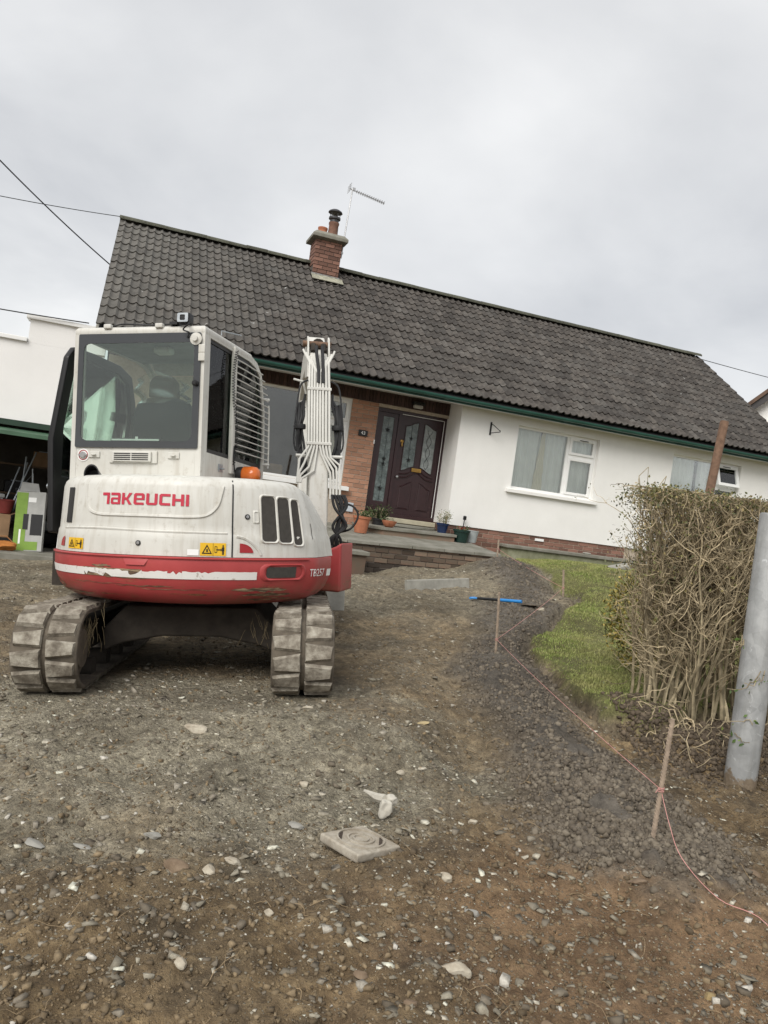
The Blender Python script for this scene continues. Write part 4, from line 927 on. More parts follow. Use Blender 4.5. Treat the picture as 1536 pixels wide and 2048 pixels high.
# logo lettering
S_ = .22
LET = {'T': (.66, [[(0,.76),(.66,.76),(.66,1),(0,1)], [(.42,0),(.66,0),(.66,.758),(.42,.758)]]),
 'a': (.84, [[(.1,.78),(.74,.78),(.84,.9),(.74,1),(.0,1),(0,.78)], [(.62,.0),(.84,.0),(.84,.9),(.74,.778),(.62,.778)], [(.0,.1),(.2,.2),(.2,.42),(.1,.58),(.0,.5)], [(.11,.42),(.618,.42),(.618,.58),(.1,.58)], [(.1,0),(.618,0),(.618,.18),(.2,.18),(0,.1)]]),
 'K': (.84, [[(0,0),(.22,0),(.22,1),(0,1)], [(.222,.40),(.36,.40),(.36,.62),(.222,.62)], [(.36,.56),(.58,1),(.84,1),(.52,.51),(.36,.46)], [(.36,.455),(.52,.505),(.84,0),(.58,0),(.362,.40)]]),
 'e': (.84, [[(.12,.80),(.84,.80),(.84,.88),(.72,1),(.12,1),(0,.88)], [(0,.12),(.22,.2),(.22,.798),(.0,.86)], [(.222,.42),(.84,.42),(.84,.58),(.222,.58)], [(.62,.582),(.84,.582),(.84,.798),(.62,.798)], [(.12,0),(.80,0),(.80,.198),(.222,.198),(0,.118)]]),
 'U': (.84, [[(0,.12),(.22,.2),(.22,1),(0,1)], [(.62,.2),(.84,.12),(.84,1),(.62,1)], [(.12,0),(.72,0),(.84,.118),(.62,.198),(.22,.198),(0,.118)]]),
 'C': (.80, [[(.12,.78),(.80,.78),(.80,1),(.12,1),(0,.88)], [(0,.12),(.22,.22),(.22,.778),(0,.878)], [(.12,0),(.80,0),(.80,.218),(.22,.218),(0,.118)]]),
 'H': (.84, [[(0,0),(.22,0),(.22,1),(0,1)], [(.222,.39),(.618,.39),(.618,.61),(.222,.61)], [(.62,0),(.84,0),(.84,1),(.62,1)]]),
 'I': (.22, [[(0,0),(.22,0),(.22,1),(0,1)]])}
word = ['T', 'a', 'K', 'e', 'U', 'C', 'H', 'I']; gap_ = .13
tot = sum(LET[k][0] for k in word)+gap_*(len(word)-1); m_ = MB(); xo = 0
for k in word:
    wd_, polys = LET[k]
    for pg in polys: m_.add([surf(-15.9+34.1*(xo+a)/tot, 1.214+.075*b, .004) for a, b in pg], [tuple(range(len(pg)))])
    xo += wd_+gap_
obj('logo_lettering', m_, MAT['logo_red'], hood)
# moulded U rib and lower rib
def rib(pts, r, name, parent, mat, red=False, off=-.002, n=6):
    m_ = MB(); m_.tube([surf(a, b, off, red) for a, b in pts], r, n); return obj(name, m_, mat, parent, smooth=True)
def sm_path(pts, k=6):
    out_ = []
    for i in range(len(pts)-1):
        p0 = pts[max(0, i-1)]; p1 = pts[i]; p2 = pts[i+1]; p3 = pts[min(len(pts)-1, i+2)]
        for j in range(k):
            t_ = j/k
            out_.append(tuple(.5*((2*b)+(-a+c_)*t_+(2*a-5*b+4*c_-d)*t_*t_+(-a+3*b-3*c_+d)*t_**3) for a, b, c_, d in zip(p0, p1, p2, p3)))
    out_.append(tuple(pts[-1])); return out_
rib(sm_path([(-25.5, 1.345), (-24.8, 1.25), (-22.5, 1.175), (-17, 1.148), (-8, 1.145), (6, 1.145), (18, 1.145), (24.5, 1.16), (28.2, 1.22), (29.6, 1.30), (30.2, 1.35)]), .012, 'moulded_rib', hood, CREAM)
rib([(-40+i*2.4, 1.046+.010*math.exp(-((i-9)/8)**2)) for i in range(31)], .009, 'moulded_rib', hood, CREAM)
# split line between the tail panels
drect(33.55, 34.05, .895, 1.395, .0035, MAT['black'], 'panel_gap', hood, nu=1, nv=14)
for th, z_ in ((.96, .97), (39.4, 1.16)):
    m_ = MB(); T_ = Matrix.Translation(surf(th, z_, .0)) @ Matrix.Rotation(rad(th), 4, 'Z') @ Matrix.Rotation(rad(90), 4, 'X'); m_.lathe([(.017, -.004), (.017, .007), (.011, .009), (.011, .005), (0, .005)], 16, T=T_); lk = obj('lock', m_, MAT['black'], hood, smooth=True)
    m_ = MB(); m_.lathe([(.0105, .004), (.0105, .0085), (0, .009)], 12, T=T_); obj('lock_barrel', m_, MAT['steel'], lk, smooth=True) if False else obj('lock_barrel', m_, MAT['steel'], hood, smooth=True)
drect(-39.8, -34.6, 1.085, 1.325, .005, MAT['black'], 'side_vent', hood, nu=4, nv=6)
# tail lights (quarter shapes)
def quarter(t0, t1, z0, z1, flip):
    pts = [(t0, z0)]
    for i in range(8):
        a = rad(90*i/7); pts.append((t0+(t1-t0)*math.cos(a), z0+(z1-z0)*math.sin(a)))
    return pts
for q in (quarter(-38.2, -42.2, .925, .99, 0), quarter(36.5, 41.5, .925, .985, 0)):
    dpoly(q, .005, MAT['lens_red'], 'tail_light', hood)
rib(sm_path([(35.3, 1.03), (38, 1.02), (41, .99), (43.5, .945), (44.5, .91)]), .011, 'lamp_surround', hood, CREAM)
# warning stickers
def sticker(t0, t1, z0, z1):
    st = drect(t0, t1, z0, z1, .004, MAT['yellow'], 'warning_sticker', hood, nu=3)
    dt, dz = t1-t0, z1-z0; P_ = lambda a, b: (t0+dt*a, z0+dz*b)
    m_ = MB(); o_ = [(.07, .15), (.46, .15), (.265, .88)]; i_ = [(.13, .23), (.40, .23), (.265, .73)]
    for k in range(3):
        j = (k+1) % 3; m_.add([surf(*P_(*p), .0065) for p in (o_[k], o_[j], i_[j], i_[k])], [(0, 1, 2, 3)])
    m_.add([surf(*P_(*p), .0065) for p in ((.24, .3), (.31, .3), (.29, .55), (.24, .5))], [(0, 1, 2, 3)])
    def rc(a0, a1, b0, b1): m_.add([surf(*P_(*p), .0065) for p in ((a0, b0), (a1, b0), (a1, b1), (a0, b1))], [(0, 1, 2, 3)])
    rc(.495, .505, 0, 1); rc(.66, .80, .44, .52); rc(.56, .575, .25, .75); rc(.64, .655, .25, .75); rc(.576, .639, .25, .29); rc(.576, .639, .71, .75)
    rc(.84, .93, .38, .68); rc(.85, .88, .1, .378); rc(.89, .92, .1, .378); rc(.86, .91, .70, .85)
    for p in ([(.66, .34), (.66, .62), (.61+.01, .48)], [(.80, .34), (.80, .62), (.835, .48)]): m_.add([surf(*P_(*q), .0068) for q in p], [(0, 1, 2)])
    obj('sticker_symbols', m_, MAT['black'], hood)
sticker(-34.2, -24.0, .912, .985); sticker(22.7, 31.6, .902, .984)
drect(18.4, 22.3, .902, .94, .004, MAT['pvc'], 'serial_label', hood)
# louvre openings on the right panel
for t0, t1, z0, z1 in ((45.2, 51.2, 1.0, 1.30), (52.4, 58.0, .995, 1.295), (59.2, 63.4, .98, 1.285)):
    m_ = MB(); o_ = rrect(t0-.9, t1+.9, z0-.014, z1+.014, 1.6, .03); i_ = rrect(t0, t1, z0, z1, 1.3, .025)
    nn_ = len(o_)
    m_.add([surf(a, b, .0005) for a, b in o_]+[surf((a+c_)/2, (b+d)/2, .011) for (a, b), (c_, d) in zip(o_, i_)]+[surf(a, b, .003) for a, b in i_], [(k, (k+1) % nn_, nn_+(k+1) % nn_, nn_+k) for k in range(nn_)]+[(nn_+k, nn_+(k+1) % nn_, 2*nn_+(k+1) % nn_, 2*nn_+k) for k in range(nn_)])
    obj('louvre_frame', m_, CREAM, hood, smooth=True, angle=80)
    dpoly(i_, .0028, MAT['mesh_grey'], 'louvre_mesh', hood)
m_ = MB(); o_ = rrect(41.6, 44.2, 1.115, 1.205, .5, .01); i_ = rrect(42.1, 43.7, 1.125, 1.195, .4, .008); nn_ = len(o_)
m_.add([surf(a, b, .001) for a, b in o_]+[surf(a, b, .008) for a, b in i_]+[surf((a-42.9)*.8+42.9, (b-1.16)*.9+1.16, .0025) for a, b in i_], [(k, (k+1) % nn_, nn_+(k+1) % nn_, nn_+k) for k in range(nn_)]+[(nn_+k, nn_+(k+1) % nn_, 2*nn_+(k+1) % nn_, 2*nn_+k) for k in range(nn_)]+[tuple(range(2*nn_, 3*nn_))])
obj('hood_handle', m_, CREAM, hood, smooth=True, angle=50)
drect(69.6, 69.95, 1.02, 1.13, .004, MAT['black'], 'side_slot', hood, nu=1, nv=3)
# exhaust stub
m_ = MB(); T_ = Matrix.Translation((-.575, -.62, 1.405)) @ Matrix.Rotation(rad(24), 4, 'Z') @ Matrix.Rotation(rad(84), 4, 'X') @ Matrix.Diagonal((.9, 1.25, 1, 1)); m_.lathe([(.05, -.10), (.052, .08), (.056, .155), (.048, .155), (.042, .03), (0, .03)], 20, T=T_); upart('exhaust_pipe', m_, MAT['black'], smooth=True)
# counterweight: worn white stripe in pieces, slot, notch, scratches
t = NT('scraped_metal'); vec = t.coord(); mp = t.n('Mapping'); t.l(vec, mp.inputs[0]); mp.inputs['Scale'].default_value = (3, 3, 40)
t.col(t.ramp(t.noise(3, 5, .7, mp.outputs[0]), [(.35, (.05,.035,.025)), (.5, (.16,.10,.06)), (.65, (.42,.33,.2))])); SCR = t.set(.6)
t = NT('stripe_white'); vec = t.coord(); c = t.mix(t.ramp(t.noise(14, 5, .7, vec), [(.56, (0,)*3), (.66, (1,)*3)]), (.74,.72,.69), (.36,.30,.25)); t.col(c); STRIPE = t.set(.5)
def stripe_piece(t0, t1, seed, rag0=0, rag1=0):
    n_ = int(abs(t1-t0)/1.2)+1; m_ = MB(); r_ = random.Random(seed); lo = []; hi = []
    for i in range(n_+1):
        a = t0+(t1-t0)*i/n_; lo.append(surf(a, .748+rag0*r_.random(), .004, True)); hi.append(surf(a, .800-rag1*r_.random(), .004, True))
    m_.loft([lo, hi], closed=False); obj('white_stripe', m_, STRIPE, cw, smooth=True)
drect(-22.5, 2.5, .7475, .802, .0025, SCR, 'worn_band', cw, True, nu=14)
stripe_piece(-68, -22, 1, .0, .003); stripe_piece(-22.0, -13, 2, .030, .006); stripe_piece(-15, -2, 9, .026, .014); stripe_piece(-9, 3, 12, .0, .040)
stripe_piece(3, 12, 5, .0, .012); stripe_piece(12.0, 17, 3, .0, .028); stripe_piece(17.0, 28, 7, 0, .012); stripe_piece(28.0, 43, 4, 0, .002)
m_ = MB(); o_ = rrect(44, 64.5, .735, .855, 3.2, .05, 7); i_ = rrect(46.3, 62.5, .756, .835, 2.6, .037, 7); nn_ = len(o_)
m_.add([surf(a, b, .0005, True) for a, b in o_]+[surf((a+c_)/2, (b+d)/2, .014, True) for (a, b), (c_, d) in zip(o_, i_)]+[surf(a, b, .002, True) for a, b in i_], [(k, (k+1) % nn_, nn_+(k+1) % nn_, nn_+k) for k in range(nn_)]+[(nn_+k, nn_+(k+1) % nn_, 2*nn_+(k+1) % nn_, 2*nn_+k) for k in range(nn_)])
obj('slot_surround', m_, RED, cw, smooth=True, angle=80)
drect(46.6, 59.5, .76, .832, .0045, MAT['mesh_grey'], 'slot_shade', cw, True, nu=8)  # flat dark sheet stands in for the shade inside the slot
m_ = MB(); m_.grid(lambda a, b: surf(-4.6+10.4*a*(1-.35*(1-b))+1.8*(1-b), .83+.055*b, .010-.012*b, True), 8, 3); obj('lifting_notch', m_, RED, cw)
rib([(-66+i*3.3, .893-.012) for i in range(41)], .007, 'rim_bead', cw, RED, True, .006)
def scrape(t0, t1, z0, z1, seed):
    r_ = random.Random(seed); n_ = 14; up_ = []; lo_ = []
    for i in range(n_+1):
        a = i/n_; e_ = math.sin(math.pi*a)**.5 if 0 < a < 1 else 0
        zc = z0+(z1-z0)*.5+r_.uniform(-.004, .004); hh = (z1-z0)*.5*e_*r_.uniform(.5, 1)
        lo_.append(surf(t0+(t1-t0)*a, zc-hh-.0005, .003, True)); up_.append(surf(t0+(t1-t0)*a, zc+hh+.0005, .003, True))
    m_ = MB(); m_.loft([lo_, up_], closed=False); obj('scrape_mark', m_, SCR, cw)
scrape(34, 57, .664, .698, 1); scrape(38, 60, .632, .660, 2); scrape(41, 61, .600, .626, 3); scrape(-62, -40, .625, .70, 11); scrape(-58, -20, .61, .632, 12); scrape(-8, 14, .692, .699, 4); scrape(-30, -2, .700, .704, 5); scrape(2, 30, .676, .680, 6); scrape(-18, -9, .806, .826, 7); scrape(-12, 6, .742, .752, 8)
# model lettering on the right flank
text_mesh('TB257', .075, lambda a, b: surf(71.5+a*48, .785+b, .006, True), 'model_lettering', MAT['pvc'], cw)
drect(78.3, 81.5, .760, .810, .006, MAT['pvc'], 'model_badge', cw, True)

# --- cab
YR_, XL_, XR_ = -.43, -.897, .138
side_o = [(-.43, 1.40), (.2, 1.40), (.84, 1.40), (.87, 1.75), (.84, 2.1), (.74, 2.40), (.62, 2.485), (.47, 2.515), (.0, 2.515), (-.43, 2.515)]
side_i = [(-.335, 1.625), (.2, 1.61), (.80, 1.59), (.83, 1.75), (.80, 2.1), (.705, 2.37), (.60, 2.435), (.45, 2.46), (0, 2.462), (-.335, 2.462)]
cab = MB()
cab.ring(side_o, side_i, lambda a, b, d: (d, a, b), XR_-.045, XR_)
cab.ring([(-.43, 1.40), (.2, 1.40), (.84, 1.40), (.87, 1.75), (.84, 2.1), (.74, 2.40), (.62, 2.485), (.47, 2.515), (.0, 2.515), (-.43, 2.515)], [(-.35, 1.44), (.2, 1.44), (.80, 1.44), (.83, 1.75), (.80, 2.1), (.705, 2.37), (.60, 2.435), (.45, 2.46), (0, 2.462), (-.35, 2.462)], lambda a, b, d: (d, a, b), XL_, XL_+.045)
ro = [(XL_+.046, 1.40), (XR_-.046, 1.40), (XR_-.046, 2.513), (XL_+.046, 2.513)]; ri = [(-.85, 1.65), (.10-.02, 1.65), (.10-.02, 2.47), (-.85, 2.47)]
cab.ring(ro, ri, lambda a, b, d: (a, d, b), YR_+.001, YR_+.05)
cab_o = upart('cab', cab, CREAM, bevel=.014)
def cpart(name, mb_, mat, **kw): return obj(name, mb_, mat, cab_o, **kw)
rf = MB(); rf.loft([[(XL_-.004+i_, .50-.0*i_, z_), (XL_-.004+i_, YR_-.004+i_, z_), (XR_+.004-i_, YR_-.004+i_, z_), (XR_+.004-i_, .50, z_)] for i_, z_ in ((.004, 2.470), (.0, 2.505), (.012, 2.53), (.05, 2.54))]); cpart('roof', rf, CREAM, bevel=.012)
rv = MB(); rv.loft([[(XL_+.05, y_, z_), (XR_-.05, y_, z_)] for y_, z_ in ((.501, 2.52), (.62, 2.49), (.74, 2.405))], closed=False); cpart('visor', rv, CREAM)
# rear window: glass sheet with black printed border
G0, G1 = (-.858, .112, 1.640, 2.478), (-.815, .063, 1.690, 2.408)
fo = rrect(G0[0], G0[1], G0[2], G0[3], .012, .012, 4); fi = rrect(G1[0], G1[1], G1[2], G1[3], .05, .05, 4)
m_ = MB(); m_.ring(fo, fi, lambda a, b, d: (a, d, b), YR_-.012, YR_-.004); cpart('rear_window_border', m_, M('frit', (.045,.048,.052), .12, .1, spec=.6))
m_ = MB(); m_.prism(rrect(G1[0]-.002, G1[1]+.002, G1[2]-.002, G1[3]+.002, .05, .05, 4), lambda a, b, d: (a, d, b), YR_-.010, YR_-.006); cpart('rear_window_glass', m_, MAT['cab_glass_rear'])
# latches, vent grille, round sticker, hinges
for x_, z_ in ((.118, 2.36), (.118, 2.30)):
    m_ = MB(); m_.box(x_-.02, x_+.03, YR_-.022, YR_-.0125, z_-.03, z_+.03); cpart('window_hinge', m_, CREAM, bevel=.006)
m_ = MB(); m_.lathe([(.045, 0), (.045, .008), (.02, .012), (.02, .03), (0, .03)], 18, T=Matrix.Translation((.075, YR_-.0125, 2.43)) @ Matrix.Rotation(rad(90), 4, 'X')); cpart('work_lamp_mount', m_, CREAM, smooth=True)
m_ = MB(); m_.lathe([(.022, 0), (.022, .02), (.012, .03), (0, .03)], 14, T=Matrix.Translation((.085, YR_-.0125, 2.11)) @ Matrix.Rotation(rad(90), 4, 'X')); cpart('window_knob', m_, MAT['black'], smooth=True)
m_ = MB(); m_.box(-.575, -.195, YR_-.012, YR_-.0005, 1.528, 1.618); vg = cpart('vent_plate', m_, CREAM, bevel=.004)
m_ = MB(); m_.box(-.545, -.235, YR_-.03, YR_-.0121, 1.538, 1.610); cpart('vent_box', m_, CREAM, bevel=.004)
m_ = MB()
for k in range(4):
    for a, b in ((-.525, -.395), (-.385, -.255)): m_.box(a, b, YR_-.0325, YR_-.0301, 1.549+k*.0145, 1.556+k*.0145)
cpart('vent_slots', m_, MAT['black'])
for x_ in (-.70, -.07):
    m_ = MB(); m_.box(x_-.045, x_+.045, YR_-.010, YR_-.0005, 1.565, 1.612); m_.box(x_-.015, x_+.02, YR_-.03, YR_-.0101, 1.58, 1.592); cpart('latch_plate', m_, CREAM, bevel=.004)
m_ = MB(); m_.lathe([(.047, 0), (.047, .003), (0, .003)], 24, T=Matrix.Translation((-.79, YR_-.0005, 1.583)) @ Matrix.Rotation(rad(90), 4, 'X')); cpart('round_sticker', m_, MAT['pvc'], smooth=True)
m_ = MB(); m_.ring(rrect(-.828, -.752, 1.545, 1.621, .038, .038, 5), rrect(-.822, -.758, 1.551, 1.615, .032, .032, 5), lambda a, b, d: (a, d, b), YR_-.0052, YR_-.0037); cpart('sticker_ring', m_, MAT['lens_red'])
m_ = MB(); m_.lathe([(.024, 0), (.024, .012), (.018, .02), (0, .02)], 16, T=Matrix.Translation((-.79, YR_-.0037, 1.583)) @ Matrix.Rotation(rad(90), 4, 'X')); m_.box(-.825, -.755, YR_-.018, YR_-.0055, 1.578, 1.588); cpart('cap_lock', m_, MAT['steel'])
# side windows
m_ = MB(); m_.prism(side_i, lambda a, b, d: (d, a, b), XR_-.026, XR_-.020); cpart('side_window_glass', m_, MAT['cab_glass'])
bo = [(a+(a-.24)*0, b) for a, b in side_i]
bi = [(-.31, 1.655), (.2, 1.645), (.765, 1.63), (.795, 1.76), (.765, 2.08), (.675, 2.345), (.58, 2.405), (.45, 2.43), (0, 2.435), (-.31, 2.435)]
m_ = MB(); m_.ring(bo, bi, lambda a, b, d: (d, a, b), XR_-.018, XR_-.012); cpart('side_window_border', m_, MAT['black'])
m_ = MB(); m_.box(XR_-.012, XR_+.022, .085, .14, 1.50, 2.50); cpart('guard_post', m_, CREAM, bevel=.008)
m_ = MB(); zs_ = [2.40-.0515*k for k in range(15)]
def rail_y(z_): return float(np.interp(z_, [1.62, 1.75, 2.1, 2.2, 2.33, 2.42], [.905, .905, .885, .86, .78, .68]))
guard = None
rl_ = MB(); rl_.tube([(XR_+.024, rail_y(z_)+.0, z_) for z_ in np.linspace(2.16, 1.61, 10)], .008, 6); guard = cpart('window_guard_rail', rl_, MAT['pipe_cream'], smooth=True)
for z_ in zs_:
    b_ = MB(); yr_ = rail_y(z_); b_.tube([(XR_+.012, .12, z_+.012), (XR_+.018, .30, z_+.010), (XR_+.022, yr_-.04, z_+.001), (XR_+.022, yr_, z_)], .0052, 6); cpart('guard_bar', b_, MAT['pipe_cream'], smooth=True)
for z_ in (2.33, 1.64):
    b_ = MB(); b_.tube([(XR_-.01, .83, z_-.12 if z_ > 2 else z_), (XR_+.03, rail_y(z_-.15 if z_ > 2 else z_), z_-.12 if z_ > 2 else z_)], .012, 6); cpart('guard_bracket', b_, MAT['pipe_cream'])
# coiled cable
cc = MB(); cc.tube([(XR_+.028+.012*math.cos(i*1.2), .10+.012*math.sin(i*1.2)-.05*math.sin(i/36), 2.47-.90*i/220) for i in range(221)], .0032, 4); cpart('coiled_cable', cc, MAT['black'])
m_ = MB(); m_.tube(sm_path([(XR_+.024, .12, 1.72), (XR_+.03, .11, 1.60), (XR_+.03, .16, 1.50), (XR_+.03, .26, 1.49)]), .005, 5); cpart('beacon_cable', m_, MAT['black'])
# amber beacon on a stub
T_ = Matrix.Translation((XR_+.03, .20, 1.50)) @ Matrix.Rotation(rad(90), 4, 'Y') @ Matrix.Rotation(rad(0), 4, 'X')
m_ = MB(); m_.lathe([(.0, .0), (.062, .0), (.066, .03), (.064, .05)], 22, T=T_, cap0=False); cpart('beacon_base', m_, MAT['black'], smooth=True)
m_ = MB(); m_.lathe([(.062, .05), (.068, .06), (.068, .13), (.062, .16), (.04, .18), (0, .186)], 22, T=T_, cap0=False); cpart('beacon_lens', m_, MAT['amber'], smooth=True)
m_ = MB(); m_.box(XR_+.0005, XR_+.006, -.12, -.04, 1.50, 1.56); m_.box(XR_+.006, XR_+.03, -.09, -.06, 1.52, 1.532); cpart('side_latch', m_, MAT['galv'], bevel=.003)
# rear camera on the roof edge and its cable, hinge blocks
m_ = MB(); m_.box(-.075, .022, YR_-.03, YR_+.05, 2.545, 2.62); rc_ = cpart('rear_camera', m_, MAT['black'], bevel=.01)
m_ = MB(); m_.ring(rrect(-.068, .015, 2.55, 2.615, .008, .008, 2), rrect(-.048, -.008, 2.562, 2.603, .006, .006, 2), lambda a, b, d: (a, d, b), YR_-.036, YR_-.031); cpart('camera_bezel', m_, MAT['galv'])
m_ = MB(); m_.tube(sm_path([(.0, YR_+.0, 2.55), (.03, YR_-.05, 2.53), (-.01, YR_-.05, 2.49), (.03, YR_-.04, 2.47), (.01, YR_-.02, 2.44)]), .006, 5); cpart('camera_cable', m_, MAT['black'])
for x_ in (-.63, -.22):
    m_ = MB(); m_.box(x_-.03, x_+.03, YR_-.02, YR_+.02, 2.515, 2.55); cpart('roof_hinge', m_, CREAM, bevel=.008)
m_ = MB(); m_.tube(sm_path([(-.6, YR_+.03, 2.545), (-.50, YR_+.0, 2.55), (-.3, YR_+.02, 2.545), (-.1, YR_+.02, 2.55)]), .006, 5); m_.box(-.14, -.08, YR_-.01, YR_+.06, 2.54, 2.56); cpart('roof_cable', m_, MAT['black'])
m_ = MB(); m_.tube([(XR_-.02, -.1, 2.54), (XR_-.02, -.1, 2.575), (XR_+.08, .05, 2.575)], .005, 5); cpart('mirror_arm', m_, MAT['galv'])
# windscreen and front posts
for x_ in (XL_+.05, XR_-.09):
    m_ = MB(); m_.tube([(x_, y_, z_) for y_, z_ in ((.83, 1.42), (.845, 1.75), (.81, 2.1), (.71, 2.39))], .022, 6); cpart('front_post', m_, MAT['seat'])
m_ = MB(); m_.loft([[(XL_+.06, y_, z_), (XR_-.06, y_, z_)] for y_, z_ in ((.835, 1.42), (.85, 1.75), (.815, 2.1), (.715, 2.39))], closed=False); cpart('windscreen', m_, MAT['cab_glass'])
# interior
m_ = MB(); m_.box(XL_+.05, XR_-.05, YR_+.055, .80, 1.30, 1.36); cpart('cab_floor', m_, MAT['seat'])
m_ = MB(); m_.box(XL_+.06, XR_-.06, YR_+.06, YR_+.16, 1.40, 1.68); m_.box(-.6, -.22, YR_+.06, YR_+.12, 1.681, 1.72); cpart('rear_console', m_, MAT['seat'], bevel=.01)
m_ = MB(); m_.box(-.60, -.22, YR_+.055, YR_+.059, 1.70, 1.712); m_.box(-.41, -.39, YR_+.055, YR_+.059, 1.7121, 1.73); cpart('console_trim', m_, MAT['pvc'])
seat_pts = [(-.255, 1.58), (.255, 1.58), (.265, 1.72), (.24, 1.95), (.20, 2.04), (.12, 2.065), (-.12, 2.065), (-.20, 2.04), (-.24, 1.95), (-.265, 1.72)]
m_ = MB(); m_.prism(seat_pts, lambda a, b, d: (-.36+a, d-(b-1.6)*.10, b), -.06, .07); cpart('seat_back', m_, MAT['seat'], bevel=.03)
m_ = MB(); m_.prism([(-.12, 2.07), (.12, 2.07), (.11, 2.19), (.07, 2.24), (-.07, 2.24), (-.11, 2.19)], lambda a, b, d: (-.37+a, d-(b-1.6)*.10, b), -.02, .07); cpart('headrest', m_, MAT['seat'], bevel=.02)
m_ = MB(); m_.box(-.62, -.10, .0, .5, 1.50, 1.62); cpart('seat_cushion', m_, MAT['seat'], bevel=.04)
m_ = MB(); m_.grid(lambda a, b: (-.55+.42*a+.03*math.sin(9*b), -.10-.03*math.sin(6*a)-.06*b, 2.02+.24*b*(1-.7*abs(a-.4))), 14, 8); cpart('plastic_cover', m_, glass('wrap', (.85,.86,.84), .16, .25), smooth=True, angle=80)
for s_ in (-1, 1):
    m_ = MB(); m_.box(-.36+s_*.36-.07, -.36+s_*.36+.07, .0, .55, 1.45, 1.72); ar = cpart('arm_console', m_, MAT['seat'], bevel=.03)
    m_ = MB(); m_.tube([(-.36+s_*.36, .5, 1.70), (-.36+s_*.35, .52, 1.86)], .012, 6); m_.lathe([(.016, 0), (.026, .05), (.02, .12), (0, .13)], 10, (-.36+s_*.35, .52, 1.85)); cpart('joystick', m_, MAT['black'])
m_ = MB(); m_.box(-.42, -.28, -.15, -.05, 2.40, 2.455); cpart('cab_lamp', m_, MAT['pvc'], bevel=.02)
m_ = MB(); m_.box(XL_+.05, XR_-.05, YR_+.06, .48, 2.456, 2.469); cpart('roof_lining', m_, M('lining', (.30,.32,.30), .9), )
# open door latched back along the left side
dc = [(-.37, 1.0), (.20, .96), (.72, 1.0), (.80, 1.5), (.74, 2.10), (.60, 2.36), (.40, 2.42), (.0, 2.43), (-.28, 2.42), (-.36, 2.33), (-.39, 1.7)]
di = [(-.24, 1.44), (.20, 1.42), (.62, 1.44), (.70, 1.6), (.66, 2.05), (.55, 2.28), (.38, 2.34), (.0, 2.35), (-.21, 2.345), (-.255, 2.27), (-.27, 1.8)]
def dfn(a, b, d): return (XL_-.085-d-.10*smooth(2.4, 1.5, b)+.03*smooth(1.4, 1.0, b)-.02*(a), a-.02, b)
m_ = MB(); m_.ring(dc, di, dfn, .0, .05); dr_ = upart('open_cab_door', m_, MAT['black'], bevel=.015)
m_ = MB(); m_.prism(di, dfn, .02, .026); obj('door_glass', m_, MAT['cab_glass'], dr_)
m_ = MB(); m_.tube([(XL_-.24, -.2, 1.62), (XL_-.26, -.2, 1.60), (XL_-.26, -.2, 1.20), (XL_-.24, -.2, 1.18)], .012, 6); obj('grab_handle', m_, MAT['galv'], dr_)
m_ = MB(); m_.lathe([(.022, 0), (.022, .03), (0, .035)], 12, T=Matrix.Translation((XL_-.235, -.30, 1.35)) @ Matrix.Rotation(rad(-90), 4, 'Y')); obj('door_knob', m_, MAT['galv'], dr_)
for z_ in (1.15, 1.95):
    m_ = MB(); m_.box(XL_-.12, XL_+.0, .62, .68, z_, z_+.08); obj('door_hinge', m_, MAT['black'], dr_)

# --- swing post, boom, arm, bucket
m_ = MB(); m_.prism([(.66, .585), (.95, .575), (.95, .985), (.90, .95), (.66, .86)], lambda a, b, d: (a, d, b), .55, .95); rb = upart('swing_guard', m_, RED, bevel=.02)
m_ = MB(); m_.box(.30, .72, .95, 1.35, .55, .95); upart('swing_post', m_, MAT['undercarriage'], bevel=.03)
B0 = Vector((.545, 1.20, 0)); BD = Vector((-.37, .93, 0)).normalized(); BL = Vector((BD.y, -BD.x, 0))
def bp(d, z, lat=0.): return B0 + BD*d + BL*lat + Vector((0, 0, z))
def beam(spine, hw_, name, mat, parent=None, bevel=.02):
    m_ = MB(); rings = []
    for i, (d, z, th) in enumerate(spine):
        a = spine[max(0, i-1)]; b = spine[min(len(spine)-1, i+1)]; tx, tz = b[0]-a[0], b[1]-a[1]; L_ = math.hypot(tx, tz); nx_, nz_ = -tz/L_, tx/L_
        rings.append([bp(d+nx_*th/2, z+nz_*th/2, -hw_), bp(d+nx_*th/2, z+nz_*th/2, hw_), bp(d-nx_*th/2, z-nz_*th/2, hw_), bp(d-nx_*th/2, z-nz_*th/2, -hw_)])
    m_.loft(rings)
    if parent: return obj(name, m_, mat, parent, bevel=bevel)
    return upart(name, m_, mat, bevel=bevel)
spine = [(-.02, .85, .16), (.03, 1.2, .24), (.12, 1.6, .28), (.28, 2.15, .30), (.50, 2.66, .32), (.78, 2.88, .30), (1.3, 2.80, .24), (1.75, 2.55, .16)]
boom = beam(spine, .088, 'boom', CREAM)
def bpart(name, mb_, mat, **kw): return obj(name, mb_, mat, boom, **kw)
